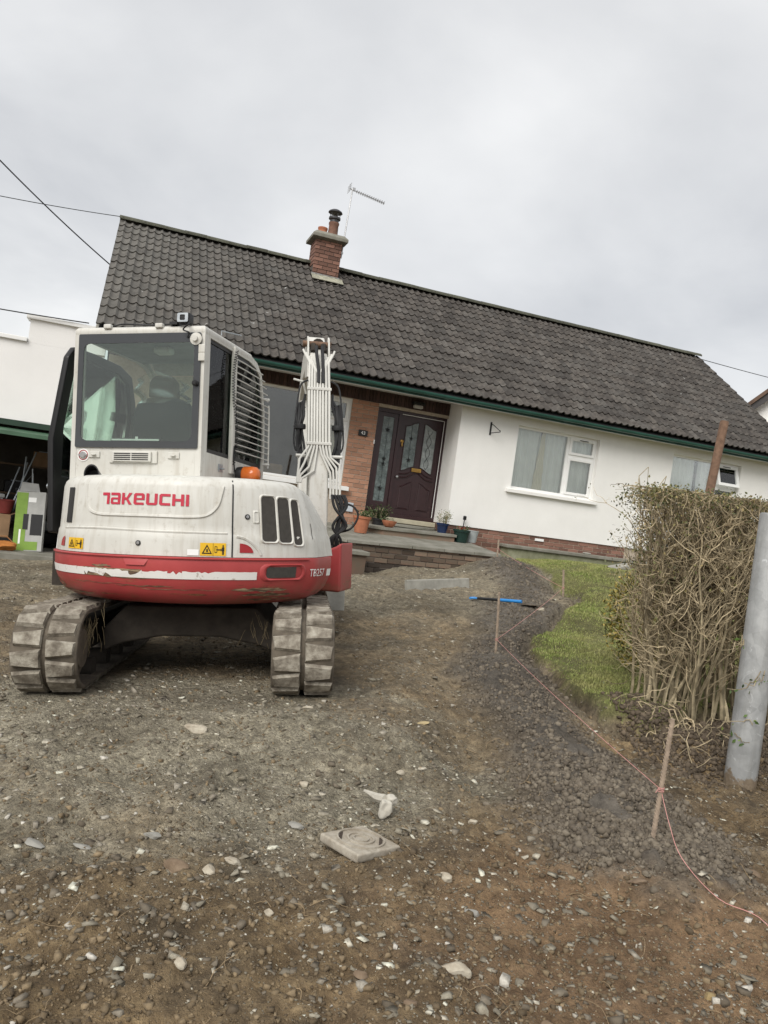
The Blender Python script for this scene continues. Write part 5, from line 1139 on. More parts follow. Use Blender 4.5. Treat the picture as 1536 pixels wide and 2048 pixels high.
# cylinder bracket ears at the crest
for s_ in (-1, 1):
    m_ = MB(); m_.prism([(.36, 2.55), (.50, 2.95), (.56, 2.99), (.62, 2.95), (.70, 2.6)], lambda a, b, d: bp(a-.06, b-.02, d), s_*.092, s_*.110); bpart('bracket_ear', m_, CREAM, bevel=.006)
m_ = MB(); m_.tube([bp(.49, 2.89, -.15), bp(.49, 2.89, .125)], .03, 10); bpart('bracket_pin', m_, MAT['rust'], smooth=True)
m_ = MB(); m_.tube([bp(.49, 2.89, 0), bp(1.5, 3.0, 0)], [.06, .06], 12); m_.tube([bp(.42, 2.80, -.05), bp(.47, 2.88, -.05)], .03, 8); m_.tube([bp(.42, 2.80, .05), bp(.47, 2.88, .05)], .03, 8); bpart('arm_cylinder', m_, MAT['undercarriage'], smooth=True)
def back(z, out_=.0):
    """rear face of the boom at height z"""
    d = float(np.interp(z, [.85, 1.2, 1.6, 2.15, 2.66, 2.9], [-.10, -.09, -.02, .115, .30, .42])); return d-out_
offs = [-.098, -.072, -.046, -.02, .006, .032, .062, .092]
for i, o_ in enumerate(offs):
    s_ = -1 if i < 4 else 1; k = abs(i-3.5)/3.5
    topz = 2.80-.035*(i % 4 if s_ < 0 else (7-i) % 4)
    ol = o_*.55
    pth = [(o_+s_*.055, topz), (o_+s_*.05, topz-.02), (o_*.96, topz-.13), (o_*.95, topz-.17), (o_, 2.40), (o_, 1.87)]
    if s_ < 0: low = [(o_, 1.84), (o_-.02-.06*k, 1.72-.035*i), (o_-.09-.03*i*.5, 1.63-.03*i), (o_-.10-.03*(i*.5), 1.50)]
    else: low = [(o_, 1.84), (o_+.015, 1.74+.01*(7-i)), (o_+.095, 1.60+.025*(i-4)), (o_+.10, 1.56), (o_+.10, 1.36)]
    pts = [bp(back(z_, .022+.004*(i % 2)), z_, l_) for l_, z_ in pth+low]
    m_ = MB(); m_.tube(pts, .0105, 8); bpart('hydraulic_pipe', m_, MAT['pipe_cream'], smooth=True)
for l_ in (-.028, .028):
    m_ = MB(); m_.tube(sm_path([tuple(bp(back(2.80, .02), 2.84, l_)), tuple(bp(back(2.75, .045), 2.75, l_)), tuple(bp(back(2.6, .035), 2.60, l_*.8+.01)), tuple(bp(back(2.45, .03), 2.46, l_*.8+.01))]), .016, 8); bpart('crest_hose', m_, MAT['rubber'], smooth=True)
for z_ in (2.40, 1.87):
    m_ = MB(); a_ = back(z_, .042); b_ = back(z_, .010)
    m_.add([bp(a_, z_-.014, -.118), bp(a_, z_-.014, .112), bp(a_, z_+.014, .112), bp(a_, z_+.014, -.118), bp(b_, z_-.014, -.118), bp(b_, z_-.014, .112), bp(b_, z_+.014, .112), bp(b_, z_+.014, -.118)], [(0, 1, 2, 3), (7, 6, 5, 4), (0, 4, 5, 1), (1, 5, 6, 2), (2, 6, 7, 3), (3, 7, 4, 0)]); bpart('pipe_clamp', m_, MAT['pipe_cream'], bevel=.004)
m_ = MB(); m_.tube([bp(.05, 1.755, -.21), bp(.05, 1.755, .22)], .016, 8); bpart('cross_bar', m_, MAT['pipe_cream'], smooth=True)
# work lamp bracket at left of crest
m_ = MB(); m_.tube([bp(.30, 2.48, -.14), bp(.30, 2.50, -.24)], .010, 6); m_.tube([bp(.26, 2.36, -.12), bp(.24, 2.46, -.15)], .010, 6); bpart('lamp_bracket', m_, MAT['pipe_cream'])
# hose bundles left and right
rh = random.Random(4)
for s_ in (-1, 1):
    for k in range(5):
        l0 = s_*(.125+.013*k); d0 = .12+.03*rh.random()
        J = lambda q: rh.gauss(0, q*.55)
        pts = [(d0+.10, 2.34-.04*k+J(.02), s_*.13), (d0+.06+J(.02), 2.24+J(.02), l0+s_*.02+J(.012)), (d0+J(.03), 2.13, l0+s_*.03+J(.014)), (d0-.02+J(.02), 2.03, l0+s_*.03+J(.008)), (d0-.03+J(.03), 1.86, l0+s_*.02+J(.014)), (d0-.08+J(.02), 1.70, l0*.95+J(.014)), (d0-.12, 1.56+J(.03), l0*.92+J(.014))]
        m_ = MB(); m_.tube(sm_path([tuple(bp(*p)) for p in pts], 4), .0125, 7); bpart('hose', m_, MAT['rubber'], smooth=True)
    m_ = MB(); m_.lathe([(.055, -.022), (.058, 0), (.055, .022)], 14, tuple(bp(.125, 2.03, s_*.178))); bpart('hose_strap', m_, MAT['rubber'], smooth=True)
    m_ = MB(); m_.tube(sm_path([tuple(bp(*p)) for p in ((.20, 2.48, s_*.11), (.18, 2.42, s_*.18), (.14, 2.2, s_*.21), (.10, 1.9, s_*.23), (.08, 1.80, s_*.20), (.09, 1.86, s_*.165))], 5), .009, 6); bpart('hose', m_, MAT['rubber'], smooth=True)
for k in range(6):   # lower hoses running down to the swing post
    l0 = .09+.028*k; r0 = rh.uniform(-.02, .02)
    pts = [(-.10, 1.40, .12+.022*k), (-.12+r0, 1.29+r0, .15+.02*k+r0), (-.13+r0*2, 1.12, .13+.026*(5-k)+r0), (-.10-r0, 1.0, .11+.02*k-r0), (-.03, .84, .13+.02*k)]
    m_ = MB(); m_.tube(sm_path([tuple(bp(*p)) for p in pts], 5), .013, 7); bpart('hose', m_, MAT['rubber'], smooth=True)
m_ = MB(); m_.tube(sm_path([tuple(bp(*p)) for p in ((-.05, 1.32, .17), (-.1, 1.31, .30), (-.12, 1.22, .36), (-.1, 1.10, .30), (-.06, 1.06, .18))], 5), .010, 6); bpart('hose', m_, MAT['rubber'], smooth=True)
m_ = MB(); m_.tube([bp(.12, 1.05, .0), bp(.62, 2.2, .0)], .055, 12); bpart('boom_cylinder', m_, MAT['undercarriage'], smooth=True)
arm = beam([(1.70, 2.62, .14), (1.72, 2.3, .22), (1.60, 1.7, .20), (1.42, .95, .14)], .075, 'arm', CREAM)
m_ = MB(); prof_ = [(1.42, .95), (1.25, .98), (1.02, .80), (.95, .50), (1.05, .22), (1.32, .12), (1.40, .20), (1.20, .32), (1.14, .52), (1.22, .72), (1.40, .78)]
m_.prism(prof_, lambda a, b, d: bp(a, b, d), -.24, .24); upart('bucket', m_, MAT['undercarriage'], bevel=.01)

# --- undercarriage
sw_ = MB(); sw_.lathe([(.42, .50), (.45, .52), (.45, .60), (.40, .615)], 32); lpart('swing_bearing', sw_, MAT['undercarriage'], smooth=True)
m_ = MB(); m_.prism([(-.60, .20), (-.46, .26), (-.2, .31), (.2, .31), (.46, .26), (.60, .20), (.60, .36), (.45, .52), (-.45, .52), (-.60, .36)], lambda a, b, d: (a, d, b), -.55, .55); lpart('car_body', m_, MAT['undercarriage'], bevel=.02)
m_ = MB(); m_.prism([(-1.19, .27), (1.19, .27), (1.19, .66), (-1.19, .66)], lambda a, b, d: (a, 1.62+d+.10*((b-.46)/.2)**2, b), -.02, .025); bl = lpart('dozer_blade', m_, M('blade_paint', (.44,.43,.39), .7, .35, 6), bevel=.006)
for x_ in (-.35, .35):
    m_ = MB(); m_.tube([(x_, .5, .33), (x_, 1.60, .24)], .05, 8); lpart('blade_arm', m_, MAT['undercarriage'])
RZ, YS, RT = .285, .97, .252
per = 2*(2*YS)+2*math.pi*RT
def tpath(s):
    """track centre-line: position (y, z) and outward normal angle at arc length s"""
    s = s % per
    if s < 2*YS: return (-YS+s, RZ-RT, -math.pi/2)
    s -= 2*YS
    if s < math.pi*RT: a = -math.pi/2+s/RT; return (YS+RT*math.cos(a), RZ+RT*math.sin(a), a)
    s -= math.pi*RT
    if s < 2*YS: return (YS-s, RZ+RT-.012*math.sin(math.pi*s/(2*YS)), math.pi/2)
    s -= 2*YS; a = math.pi/2+s/RT; return (-YS+RT*math.cos(a), RZ+RT*math.sin(a), a)
# tread block with sloped flanks and a skewed edge: x across, y along, z outwards
def lug_mesh(sx_):
    m_ = MB(); a = .168; L_ = .058
    lo = [(0, -L_, -.004), (a, -L_+.012, -.004), (a+.012, L_-.02, -.004), (0, L_, -.004)]
    hi = [(.006, -L_+.010, .022), (a-.004, -L_+.022, .019), (a+.002, L_-.030, .019), (.006, L_-.010, .022)]
    m_.loft([[(p[0]*sx_+sx_*.014, p[1], p[2]) for p in lo], [(p[0]*sx_+sx_*.014, p[1], p[2]) for p in hi]])
    return m_.mesh('tread_block', MUDTRACK)
LUG = {1: lug_mesh(1), -1: lug_mesh(-1)}
NL = 44; pitch_ = per/NL
for side in (-1, 1):
    xc = .78*side; n_ = 120; ro_ = []
    for k in range(n_):
        y_, z_, a_ = tpath(per*k/n_); cy_, cz_ = math.cos(a_), math.sin(a_)
        ro_.append([(xc+dx, y_+cy_*dr, z_+cz_*dr) for dx, dr in ((-.195, -.028), (.195, -.028), (.197, -.008), (.19, .0), (.014, .0), (.010, -.008), (-.010, -.008), (-.014, .0), (-.19, .0), (-.197, -.008))])
    ro_.append(ro_[0]); m_ = MB(); m_.loft(ro_, True, False, False); belt = lpart('track', m_, MUDBELT_GAP_SHADE, smooth=True, angle=50)
    for k in range(NL):
        for row in (-1, 1):
            y_, z_, a_ = tpath(pitch_*(k+(.5 if row > 0 else 0))+.03*rh.random()*.2)
            o = inst('tread_block', LUG[row], belt); o.matrix_local = Matrix.Translation((xc, y_, z_)) @ Matrix.Rotation(a_-math.pi/2, 4, 'X') @ Matrix.Rotation(rh.gauss(0, .025), 4, 'Z') @ Matrix.Diagonal((rh.uniform(.95, 1.02), rh.uniform(.92, 1.06), rh.uniform(.75, 1.1), 1))
    m_ = MB(); m_.box(xc-.09, xc+.09, -.80, .80, .20, .40); tf = lpart('track_frame', m_, MAT['undercarriage'], bevel=.03)
    for y_ in (-YS, YS):
        T_ = Matrix.Translation((xc, y_, RZ)) @ Matrix.Rotation(rad(90), 4, 'Y'); m_ = MB()
        m_.lathe([(.05, -.17), (.12, -.165), (.14, -.13), (.215, -.12), (.232, -.08), (.232, .08), (.215, .12), (.14, .13), (.12, .165), (.05, .17)], 26, T=T_); lpart('sprocket' if y_ < 0 else 'idler', m_, MAT['mud'], smooth=True, angle=40)
    for y_ in (-.6, -.2, .2, .6):
        T_ = Matrix.Translation((xc, y_, .10)) @ Matrix.Rotation(rad(90), 4, 'Y'); m_ = MB(); m_.lathe([(.07, -.14), (.07, .14)], 14, T=T_); lpart('roller', m_, MAT['undercarriage'], smooth=True, angle=40)
# mud packed in the centre groove and straw hanging at the sprockets
hay = MB()
for k in range(46):
    x0_, y0_, z0_ = (-.60+rh.gauss(0, .035), -.86+rh.gauss(0, .07), .44+rh.gauss(0, .05)) if k < 34 else (.48+rh.gauss(0, .05), -.62+rh.gauss(0, .05), .45+rh.gauss(0, .04))
    a_ = rh.random()*6.28; p = [(x0_, y0_, z0_)]
    for j in range(4): p.append((p[-1][0]+.012*math.cos(a_), p[-1][1]-.008+.010*math.sin(a_), p[-1][2]-.020-.016*rh.random())); a_ += rh.gauss(0, .8)
    hay.tube(p, .0012, 3)
o = lpart('caught_straw', hay, M('straw', (.20,.155,.085), .9, .4, 30)); o['kind'] = 'stuff'
# ------------------------------------------------------------------ hedge
rh = random.Random(21)
hx, hy = 2.30, 5.95
hz = gs(2.3, 5.9)
hedge = empty('hedge', 'bare twiggy privet hedge with a leafy clipped top', 'hedge', (hx, hy, hz))
BARK = M('bark', (.50,.42,.275), .9, .45, 14, .4, 60, col2=(.20,.165,.10), island=.4)
TWIG = M('twig', (.46,.375,.24), .9, .45, 10, island=.6)
HT = 1.58
def hedge_path(x, y, z, ang, lean, L_, n, jit):
    p = [Vector((x, y, z))]; d = Vector((math.cos(ang)*lean, math.sin(ang)*lean, 1)).normalized()
    for _ in range(n):
        d = (d+Vector((rh.gauss(0, jit), rh.gauss(0, jit), rh.gauss(0, jit*.4)))).normalized(); p.append(p[-1]+d*L_/n)
    return p
def in_hedge(p): return -.45 < p.x < 3.4 and -.62 < p.y < .45 and p.z < HT
stems = MB(); tw = MB(); tips = []
def zigzag(start, d, L_, n, r0, mb_, jit=.30, sides=4):
    p = [start]; d = d.normalized()
    for i in range(n):
        q = d+Vector((rh.gauss(0, jit), rh.gauss(0, jit), rh.gauss(0, jit)+.06)); d2 = q.normalized(); d = (d*.55+d2*.45).normalized()
        nx_ = p[-1]+d2*L_/n
        if nx_.z > HT+.03: nx_.z = HT+.03*rh.random(); 
        if nx_.y < -.50: nx_.y = -.50+.05*rh.random()
        if nx_.y > .45: nx_.y = .45
        p.append(nx_)
    mb_.tube(p, [r0*(1-.6*i/n) for i in range(n+1)], sides, False); return p
NST = 165
for k in range(NST):
    x0 = rh.uniform(-.12, 2.9)**1.0 if k > 70 else rh.uniform(-.18, .85); y0 = rh.uniform(-.22, .22)
    thick = rh.uniform(.005, .015) if k % 6 else rh.uniform(.018, .025)
    n = 9; L_ = rh.uniform(1.1, 1.7)
    gz_ = gs(hx+x0, hy+y0)-hz-.04
    p = hedge_path(x0, y0, gz_, rh.random()*6.28, rh.uniform(0, .22), L_, n, .10)
    p = [Vector((max(-.24, q.x), max(-.42, min(.4, q.y)), min(q.z, HT-.05))) for q in p]
    stems.tube(p, [thick*(1-.62*i/n) for i in range(n+1)], 7, True)
    for i in range(2, n+1):
        for _ in range(3 if i > 4 else 1 + (rh.random() < .4)):
            a_ = rh.random()*6.28; d = Vector((math.cos(a_)*.7, math.sin(a_)*.7-.3, .75+.6*(i/n)))
            q = zigzag(p[i], d, rh.uniform(.18, .5), 5, rh.uniform(.0026, .0058), tw)
            tips.append(q[-1])
            for _ in range(3 if i > 3 else 1):
                b_ = rh.random()*6.28; s0 = q[rh.randint(2, 5)]
                q2 = zigzag(s0, Vector((math.cos(b_), math.sin(b_)-.3, .7)), rh.uniform(.10, .32), 5, rh.uniform(.0020, .0036), tw, .5, 3); tips.append(q2[-1])
# dense fine upper twigs along the front face
for k in range(3200):
    x0 = rh.uniform(-.24, 2.9)-.0; y0 = rh.uniform(-.48, .35); z0 = HT-rh.uniform(.05, 1.0)**1.3
    if z0 < HT-.55 and rh.random() < .45: continue
    a_ = rh.random()*6.28
    q = zigzag(Vector((x0, y0, z0)), Vector((math.cos(a_)*.6, math.sin(a_)*.5-.1, .9)), rh.uniform(.14, .42), 5, rh.uniform(.0022, .0044), tw, .36, 3); tips.append(q[-1])
# low and side shoots by the cut end
for k in range(380):
    x0 = rh.uniform(-.32, .10); z0 = rh.uniform(.05, 1.4); y0 = rh.uniform(-.3, .25); a_ = rh.uniform(2.2, 4.3)
    q = zigzag(Vector((x0+.1, y0, z0)), Vector((math.cos(a_), math.sin(a_)*.6, .35)), rh.uniform(.15, .38), 5, rh.uniform(.002, .0045), tw, .45, 3); tips.append(q[-1])
# long stray shoots arching at the left end
for k, (y0, z0) in enumerate(((-.1, 1.0), (.0, 1.05), (-.05, .9), (.1, 1.1))):
    p = [Vector((-.05-.02*k, y0, z0))]
    for i in range(9): p.append(p[-1]+Vector((-.055+.012*i+rh.gauss(0, .02), rh.gauss(0, .015), .085-.002*i+rh.gauss(0, .012))))
    stems.tube(p, [.009-.0007*i for i in range(10)], 6)
    for i in range(3, 10):
        q = zigzag(p[i], Vector((rh.gauss(0, 1), rh.gauss(0, 1), .6)), rh.uniform(.08, .22), 4, .003, tw, .4, 3); tips += [q[-1], q[-2], q[-1], q[-2]]
obj('stems', stems, BARK, hedge, smooth=True); o = obj('twigs', tw, TWIG, hedge); o['kind'] = 'stuff'
# leaves
def leaf_mesh(pts, smin, smax, per_, seed, spread=.02):
    r_ = np.random.default_rng(seed); P = np.repeat(np.array(pts), per_, 0)+r_.normal(0, spread, (len(pts)*per_, 3)); n_ = len(P)
    s = r_.uniform(smin, smax, n_); A = r_.normal(size=(n_, 3)); A /= np.linalg.norm(A, axis=1)[:, None]
    Bv = np.cross(A, r_.normal(size=(n_, 3))); Bv /= np.linalg.norm(Bv, axis=1)[:, None]; N_ = np.cross(A, Bv)
    s = s[:, None]
    V_ = np.stack([P, P+A*s*.5+Bv*s*.30+N_*s*.10, P+A*s, P+A*s*.5-Bv*s*.30+N_*s*.10], 1).reshape(-1, 3)
    i_ = 4*np.arange(n_)[:, None]
    return V_, np.concatenate([i_+np.array([0, 1, 2]), i_+np.array([0, 2, 3])])
top = [(rh.uniform(-.42, 3.1), rh.uniform(-.52, .45), HT-abs(rh.gauss(0, .075))+.03) for _ in range(5200)] + [(rh.uniform(-.45, -.05), rh.uniform(-.45, .4), rh.uniform(.85, HT)) for _ in range(420)]
tipl = [tuple(q) for q in tips if rh.random() < (.5 if q.z > HT-.3 else .16 if q.z > .9 else .06)]
t = NT('hedge_leaf'); r = t.n('NewGeometry').outputs['Random Per Island']; t.col(t.ramp(r, [(0, (.05,.06,.022)), (.45, (.11,.12,.042)), (.75, (.20,.18,.065)), (1, (.34,.26,.12))])); HLEAF = t.set(.55, 0, .4)
V_, F_ = leaf_mesh(top+tipl, .014, .030, 2, 5)
o = link(bpy.data.objects.new('leaves', np_mesh('leaves', V_, F_, HLEAF))); o.parent = hedge; o['kind'] = 'stuff'
# dead leaf litter, roots and turned earth at the foot
mb = MB()
for k in range(70):
    a_ = rh.uniform(-.25, 1.2); p = [Vector((a_, rh.uniform(-.75, -.15), 0))]; d = rh.random()*6.28
    for i in range(5): d += rh.gauss(0, .6); p.append(p[-1]+Vector((math.cos(d)*.05, math.sin(d)*.05, 0)))
    h_ = rh.uniform(.01, .10)
    p = [Vector((q.x, q.y, gs(hx+q.x, hy+q.y)-hz+h_*math.sin(math.pi*i/5))) for i, q in enumerate(p)]
    mb.tube(p, rh.uniform(.002, .005), 4)
o = obj('exposed_roots', mb, TWIG, hedge); o['kind'] = 'stuff'
# golden variegated shrub behind the hedge end
gx_, gy_ = 2.58, 7.15; gzz = gs(gx_, gy_)
gsb = empty('golden_shrub', 'round golden-leaved shrub between the lawn and the bare hedge', 'shrub', (gx_, gy_, gzz))
pts = []
while len(pts) < 2300:
    v = Vector((rh.gauss(0, 1), rh.gauss(0, 1), rh.gauss(0, 1))).normalized()*rh.uniform(.72, 1.0)
    q = (v.x*.42, v.y*.42, .50+v.z*.50)
    if q[2] > .03 and mnoise.noise(Vector(q)*7) > -.28: pts.append(q)
t = NT('golden_leaf'); r = t.n('NewGeometry').outputs['Random Per Island']; t.col(t.ramp(r, [(0, (.045,.055,.012)), (.4, (.14,.13,.025)), (.75, (.34,.26,.05)), (1, (.55,.42,.13))])); GLEAF = t.set(.55)
V_, F_ = leaf_mesh(pts, .02, .042, 2, 8, .02); o = link(bpy.data.objects.new('foliage', np_mesh('foliage', V_, F_, GLEAF))); o.parent = gsb; o['kind'] = 'stuff'
mb = MB()
for k in range(14):
    a_ = rh.random()*6.28; mb.tube([(0, 0, -.03), (.1*math.cos(a_), .1*math.sin(a_), .3), (.3*math.cos(a_), .3*math.sin(a_), .5+.3*rh.random())], .008, 5)
obj('stems', mb, BARK, gsb)
# dark evergreen mass in the hedge bottom (lawn side growth)
# ------------------------------------------------------------------ posts
px, py = 2.50, 4.93; pz = gs(px, py)
post = empty('gate_post', 'thick galvanised steel post standing in front of the hedge', 'post', (px, py, pz), (0, rad(-.3), 0))
t = NT('galvanised'); vec = t.coord(); vor = t.n('TexVoronoi', Scale=13.); t.l(vec, vor.inputs['Vector'])
c = t.mix(.5, t.ramp(vor.outputs['Color'], [(.2, (.255,.26,.255)), (.8, (.35,.355,.35))]), t.ramp(t.noise(5, 6, .7, vec), [(.35, (.19,.195,.195)), (.65, (.40,.405,.40))])); c = t.mix(t.ramp(t.noise(9, 6, .7, vec, 1.), [(.6, (0,)*3), (.66, (1,)*3)]), c, (.46,.47,.47)); t.col(c)
mp = t.n('Mapping'); t.l(vec, mp.inputs[0]); mp.inputs['Scale'].default_value = (14, 14, 1.2)
c = t.mix(t.ramp(t.noise(1.3, 4, .6, mp.outputs[0]), [(.5, (0,)*3), (.72, (.5,)*3)]), c, (.17,.165,.15))
sz = t.n('SeparateXYZ'); t.l(vec, sz.inputs[0])
mud = t.math('SUBTRACT', t.math('ADD', .12, t.math('MULTIPLY', t.math('SUBTRACT', t.noise(9, 5, .7, vec), .5), .35)), sz.outputs[2])
mud = t.math('MULTIPLY', mud, 40., True)
c = t.mix(mud, c, t.ramp(t.noise(30, 4, .6, vec), [(.3, (.12,.09,.06)), (.7, (.24,.19,.135))])); t.col(c)
t.l(t.math('SUBTRACT', .12, t.math('MULTIPLY', mud, .12)), t.b.inputs['Metallic'])
GALV = t.set(.55, .12, .4)
mb = MB(); mb.lathe([(.097, -.25), (.097, 1.775), (.090, 1.785), (.0, 1.79)], 40, cap0=False); obj('post_tube', mb, GALV, post, smooth=True)
iv = MB(); ivl = []
for k in range(6):
    a_ = rh.uniform(3.3, 5.6); z_ = rh.uniform(.25, 1.1); p = []
    for i in range(9):
        p.append(((.108+.05*max(0, 3-i))*math.cos(a_), (.108+.05*max(0, 3-i))*math.sin(a_), z_)); a_ += rh.uniform(.05, .16)*(1 if k % 2 else -1); z_ += rh.gauss(.012, .02)
    iv.tube(p, .0028, 4); ivl += p[1::2]
ivy = empty('ivy_sprigs', 'thin ivy sprigs climbing around the galvanised post', 'ivy', (px, py, pz))
obj('vines', iv, TWIG, ivy)
t = NT('ivy_leaf'); r = t.n('NewGeometry').outputs['Random Per Island']; t.col(t.ramp(r, [(0, (.03,.06,.015)), (.6, (.09,.15,.03)), (1, (.20,.24,.07))])); IVY = t.set(.5)
V_, F_ = leaf_mesh(ivl, .018, .04, 2, 12, .02); o = link(bpy.data.objects.new('leaves', np_mesh('leaves', V_, F_, IVY))); o.parent = ivy; o['kind'] = 'stuff'
rp = Vector((2.68, 6.75, gs(2.68, 6.75)))
mb = MB(); mb.lathe([(.037, -.1), (.037, 2.36), (.033, 2.37), (.0, 2.37)], 16); o = obj('rusty_pole', mb, MAT['rust'], smooth=True, angle=40); o.location = rp; o.rotation_euler = (0, rad(4.0), 0); tag(o, 'leaning rusty brown pole rising behind the hedge', 'pole')

# ------------------------------------------------------------------ stakes and string
REB = M('rebar', (.36,.28,.21), .9, .4, 30, .3)
def rebar(x, y, L_, lean, leany, r, label, name='rebar_stake'):
    z = gs(x, y); e = empty(name, label, 'stake', (x, y, z), (leany, lean, 0), 'steel stakes holding the string line')
    mb = MB(); mb.tube([(0, 0, -.12), (0, 0, L_)], r, 8); obj('bar', mb, REB, e, smooth=True, angle=60)
    mb = MB(); n_ = int(L_/.016)
    for i in range(n_): 
        z_ = i*.016; T_ = Matrix.Translation((0, 0, z_)) @ Matrix.Rotation(rad(35), 4, 'X')
        mb.lathe([(r*1.02, -.002), (r*1.22, 0), (r*1.02, .002)], 8, T=T_, cap0=False, cap1=False)
    o = obj('ribs', mb, REB, e); o['kind'] = 'stuff'
    M_ = e.matrix_basis
    R_ = Matrix.Translation((x, y, z)) @ e.rotation_euler.to_matrix().to_4x4()
    return lambda h_: R_ @ Vector((0, 0, h_))
s1 = rebar(1.405, 3.47, .56, rad(1.5), 0, .0105, 'nearest ribbed steel stake in the soil heap by the hedge')
s2 = rebar(1.235, 7.30, .60, rad(-4.5), 0, .011, 'rusty steel stake at the corner of the string, middle of the drive')
s3 = rebar(2.74, 11.15, .40, rad(-7), 0, .014, 'short steel stake beside the hole at the lawn edge')
s4 = rebar(2.02, 13.15, .30, rad(-2), 0, .013, 'farthest short steel stake against the terrace corner')
STR = M('string_pink', (.66,.32,.29), .7, .15)
P1, P2, P3, P4 = s1(.235), s2(.15), s3(.14), s4(.14)
st = MB()
def sag(a, b, s_, n_=14): return [a.lerp(b, i/n_)+Vector((0, 0, -s_*4*(i/n_)*(1-i/n_))) for i in range(n_+1)]
tail = [P1, Vector((1.44, 3.40, gs(1.44, 3.40)+.12)), Vector((1.46, 3.27, gs(1.46, 3.27)+.03)), Vector((1.56, 3.12, gs(1.56, 3.12)+.025)), Vector((1.68, 3.02, gs(1.68, 3.02)+.025)), Vector((1.74, 2.86, gs(1.74, 2.86)+.025)), Vector((1.86, 2.70, gs(1.86, 2.7)+.025)), Vector((2.3, 2.3, gs(2.3, 2.3)+.01))]
tail = [Vector(q) for q in sm_path([tuple(v) for v in tail], 5)]
st.tube(tail, .0015, 5); st.tube(sag(P1, P2, .02), .0015, 5); st.tube(sag(P2, P3, .02), .0019, 5); st.tube(sag(P3, P4, .02), .0022, 5)
for P_, r_ in ((P1, .013), (P2, .014), (P3, .017), (P4, .016)):
    st.tube([P_+Vector((r_*math.cos(i*.8), r_*math.sin(i*.8), .001*i-.012)) for i in range(26)], .0018, 4)
st.tube([P1+Vector((.0, -.013, 0)), P1+Vector((-.02, -.02, .012)), P1+Vector((-.03, -.02, -.01))], .0016, 4)
o = obj('string_line', st, STR); tag(o, 'pink builder\'s string tied between the steel stakes', 'string')

# ------------------------------------------------------------------ loose things on the ground
def kerb():
    a = Vector((.44, 10.56)); b = Vector((1.36, 11.16)); m = (a+b)/2; L_ = (b-a).length; ang = math.atan2(b.y-a.y, b.x-a.x)
    mb = MB(); mb.prism([(-.03, -.02), (.03, -.02), (.03, .125), (.022, .138), (-.02, .138), (-.03, .128)], lambda p, q, d: (d, p, q), -L_/2, L_/2)
    o = obj('kerb_stone', mb, MAT['concrete'], bevel=.006); o.location = (m.x, m.y, gs(m.x, m.y)+.0); o.rotation_euler = (rad(-8), math.atan2(gs(a.x, a.y)-gs(b.x, b.y), L_), ang)
    tag(o, 'long pale concrete kerb stone lying in front of the terrace', 'kerb')
kerb()
BLUE = M('tool_blue', (.03,.22,.55), .4, .15); 
tx, ty, tx2, ty2 = 1.30, 10.08, 1.96, 9.62
tl = empty('spade', 'blue and black handled spade lying flat on the soil', 'spade', (tx, ty, max(gs(tx, ty), gs(1.66, 9.92)-.02)+.035), (0, math.asin(max(-1, min(1, (gs(tx, ty)-gs(tx2, ty2))/.76))), math.atan2(ty2-ty, tx2-tx)))
mb = MB(); mb.tube([(.07, 0, 0), (.38, 0, 0)], .018, 10); obj('shaft', mb, MAT['black'], tl, smooth=True)
mb = MB(); mb.tube([(.385, 0, 0), (.40, 0, 0), (.70, 0, 0)], .021, 10); obj('sleeve', mb, BLUE, tl, smooth=True)
mb = MB(); mb.tube([(.0, -.06, 0), (.0, .06, 0)], .016, 8); mb.tube([(.0, -.055, 0), (.075, -.012, 0)], .013, 8); mb.tube([(.0, .055, 0), (.075, .012, 0)], .013, 8); obj('grip', mb, BLUE, tl, smooth=True)
mb = MB(); mb.prism([(.70, -.02), (.74, -.075), (.93, -.075), (.97, 0), (.93, .075), (.74, .075), (.70, .02)], lambda a, b, d: (a, b, d-.03+.04*abs(b)), -.004, .004); obj('blade', mb, MAT['mud'], tl)
# drain cover
lx_, ly_ = .09, 3.25; lz = gs(lx_, ly_)
dcv = empty('drain_cover', 'square concrete drain cover with concentric rings, propped on the soil', 'drain cover', (lx_, ly_, lz+.012), (rad(-2), rad(3.0), rad(43)))
t = NT('cover_concrete'); vec = t.coord(); c = t.mix(t.ramp(t.noise(12, 5, .7, vec), [(.4, (0,)*3), (.7, (.8,)*3)]), t.ramp(t.noise(30, 4, .6, vec), [(.3, (.30,.27,.22)), (.7, (.47,.43,.36))]), (.24,.20,.15)); t.col(c); t.bump(t.noise(80, 4, .6, vec), .4, .004); COV = t.set(.95, 0, .2)
hs_ = .122
mb = MB(); mb.loft([[(-s_, -s_, z_), (s_, -s_, z_), (s_, s_, z_), (-s_, s_, z_)] for s_, z_ in ((hs_-.006, -.012), (hs_, .0), (hs_, .022), (hs_-.005, .027))]); obj('slab', mb, COV, dcv, bevel=.003)
mb = MB()
for r_ in (.036, .060, .105):
    mb.ring([(r_*math.cos(a_), r_*math.sin(a_)) for a_ in np.linspace(0, 2*math.pi, 40, endpoint=False)], [((r_-.008)*math.cos(a_), (r_-.008)*math.sin(a_)) for a_ in np.linspace(0, 2*math.pi, 40, endpoint=False)], lambda a, b, d: (a, b, d), .0265, .034)
obj('raised_rings', mb, COV, dcv)
mb = MB()
for s_ in (-1, 1): mb.prism([(-.05, s_*.086-.007), (.05, s_*.086-.007), (.05, s_*.086+.007), (-.05, s_*.086+.007)], lambda a, b, d: (a*.7071-b*.7071, a*.7071+b*.7071, d), .0268, .0285)
obj('lifting_slots', mb, MAT['soil'], dcv)
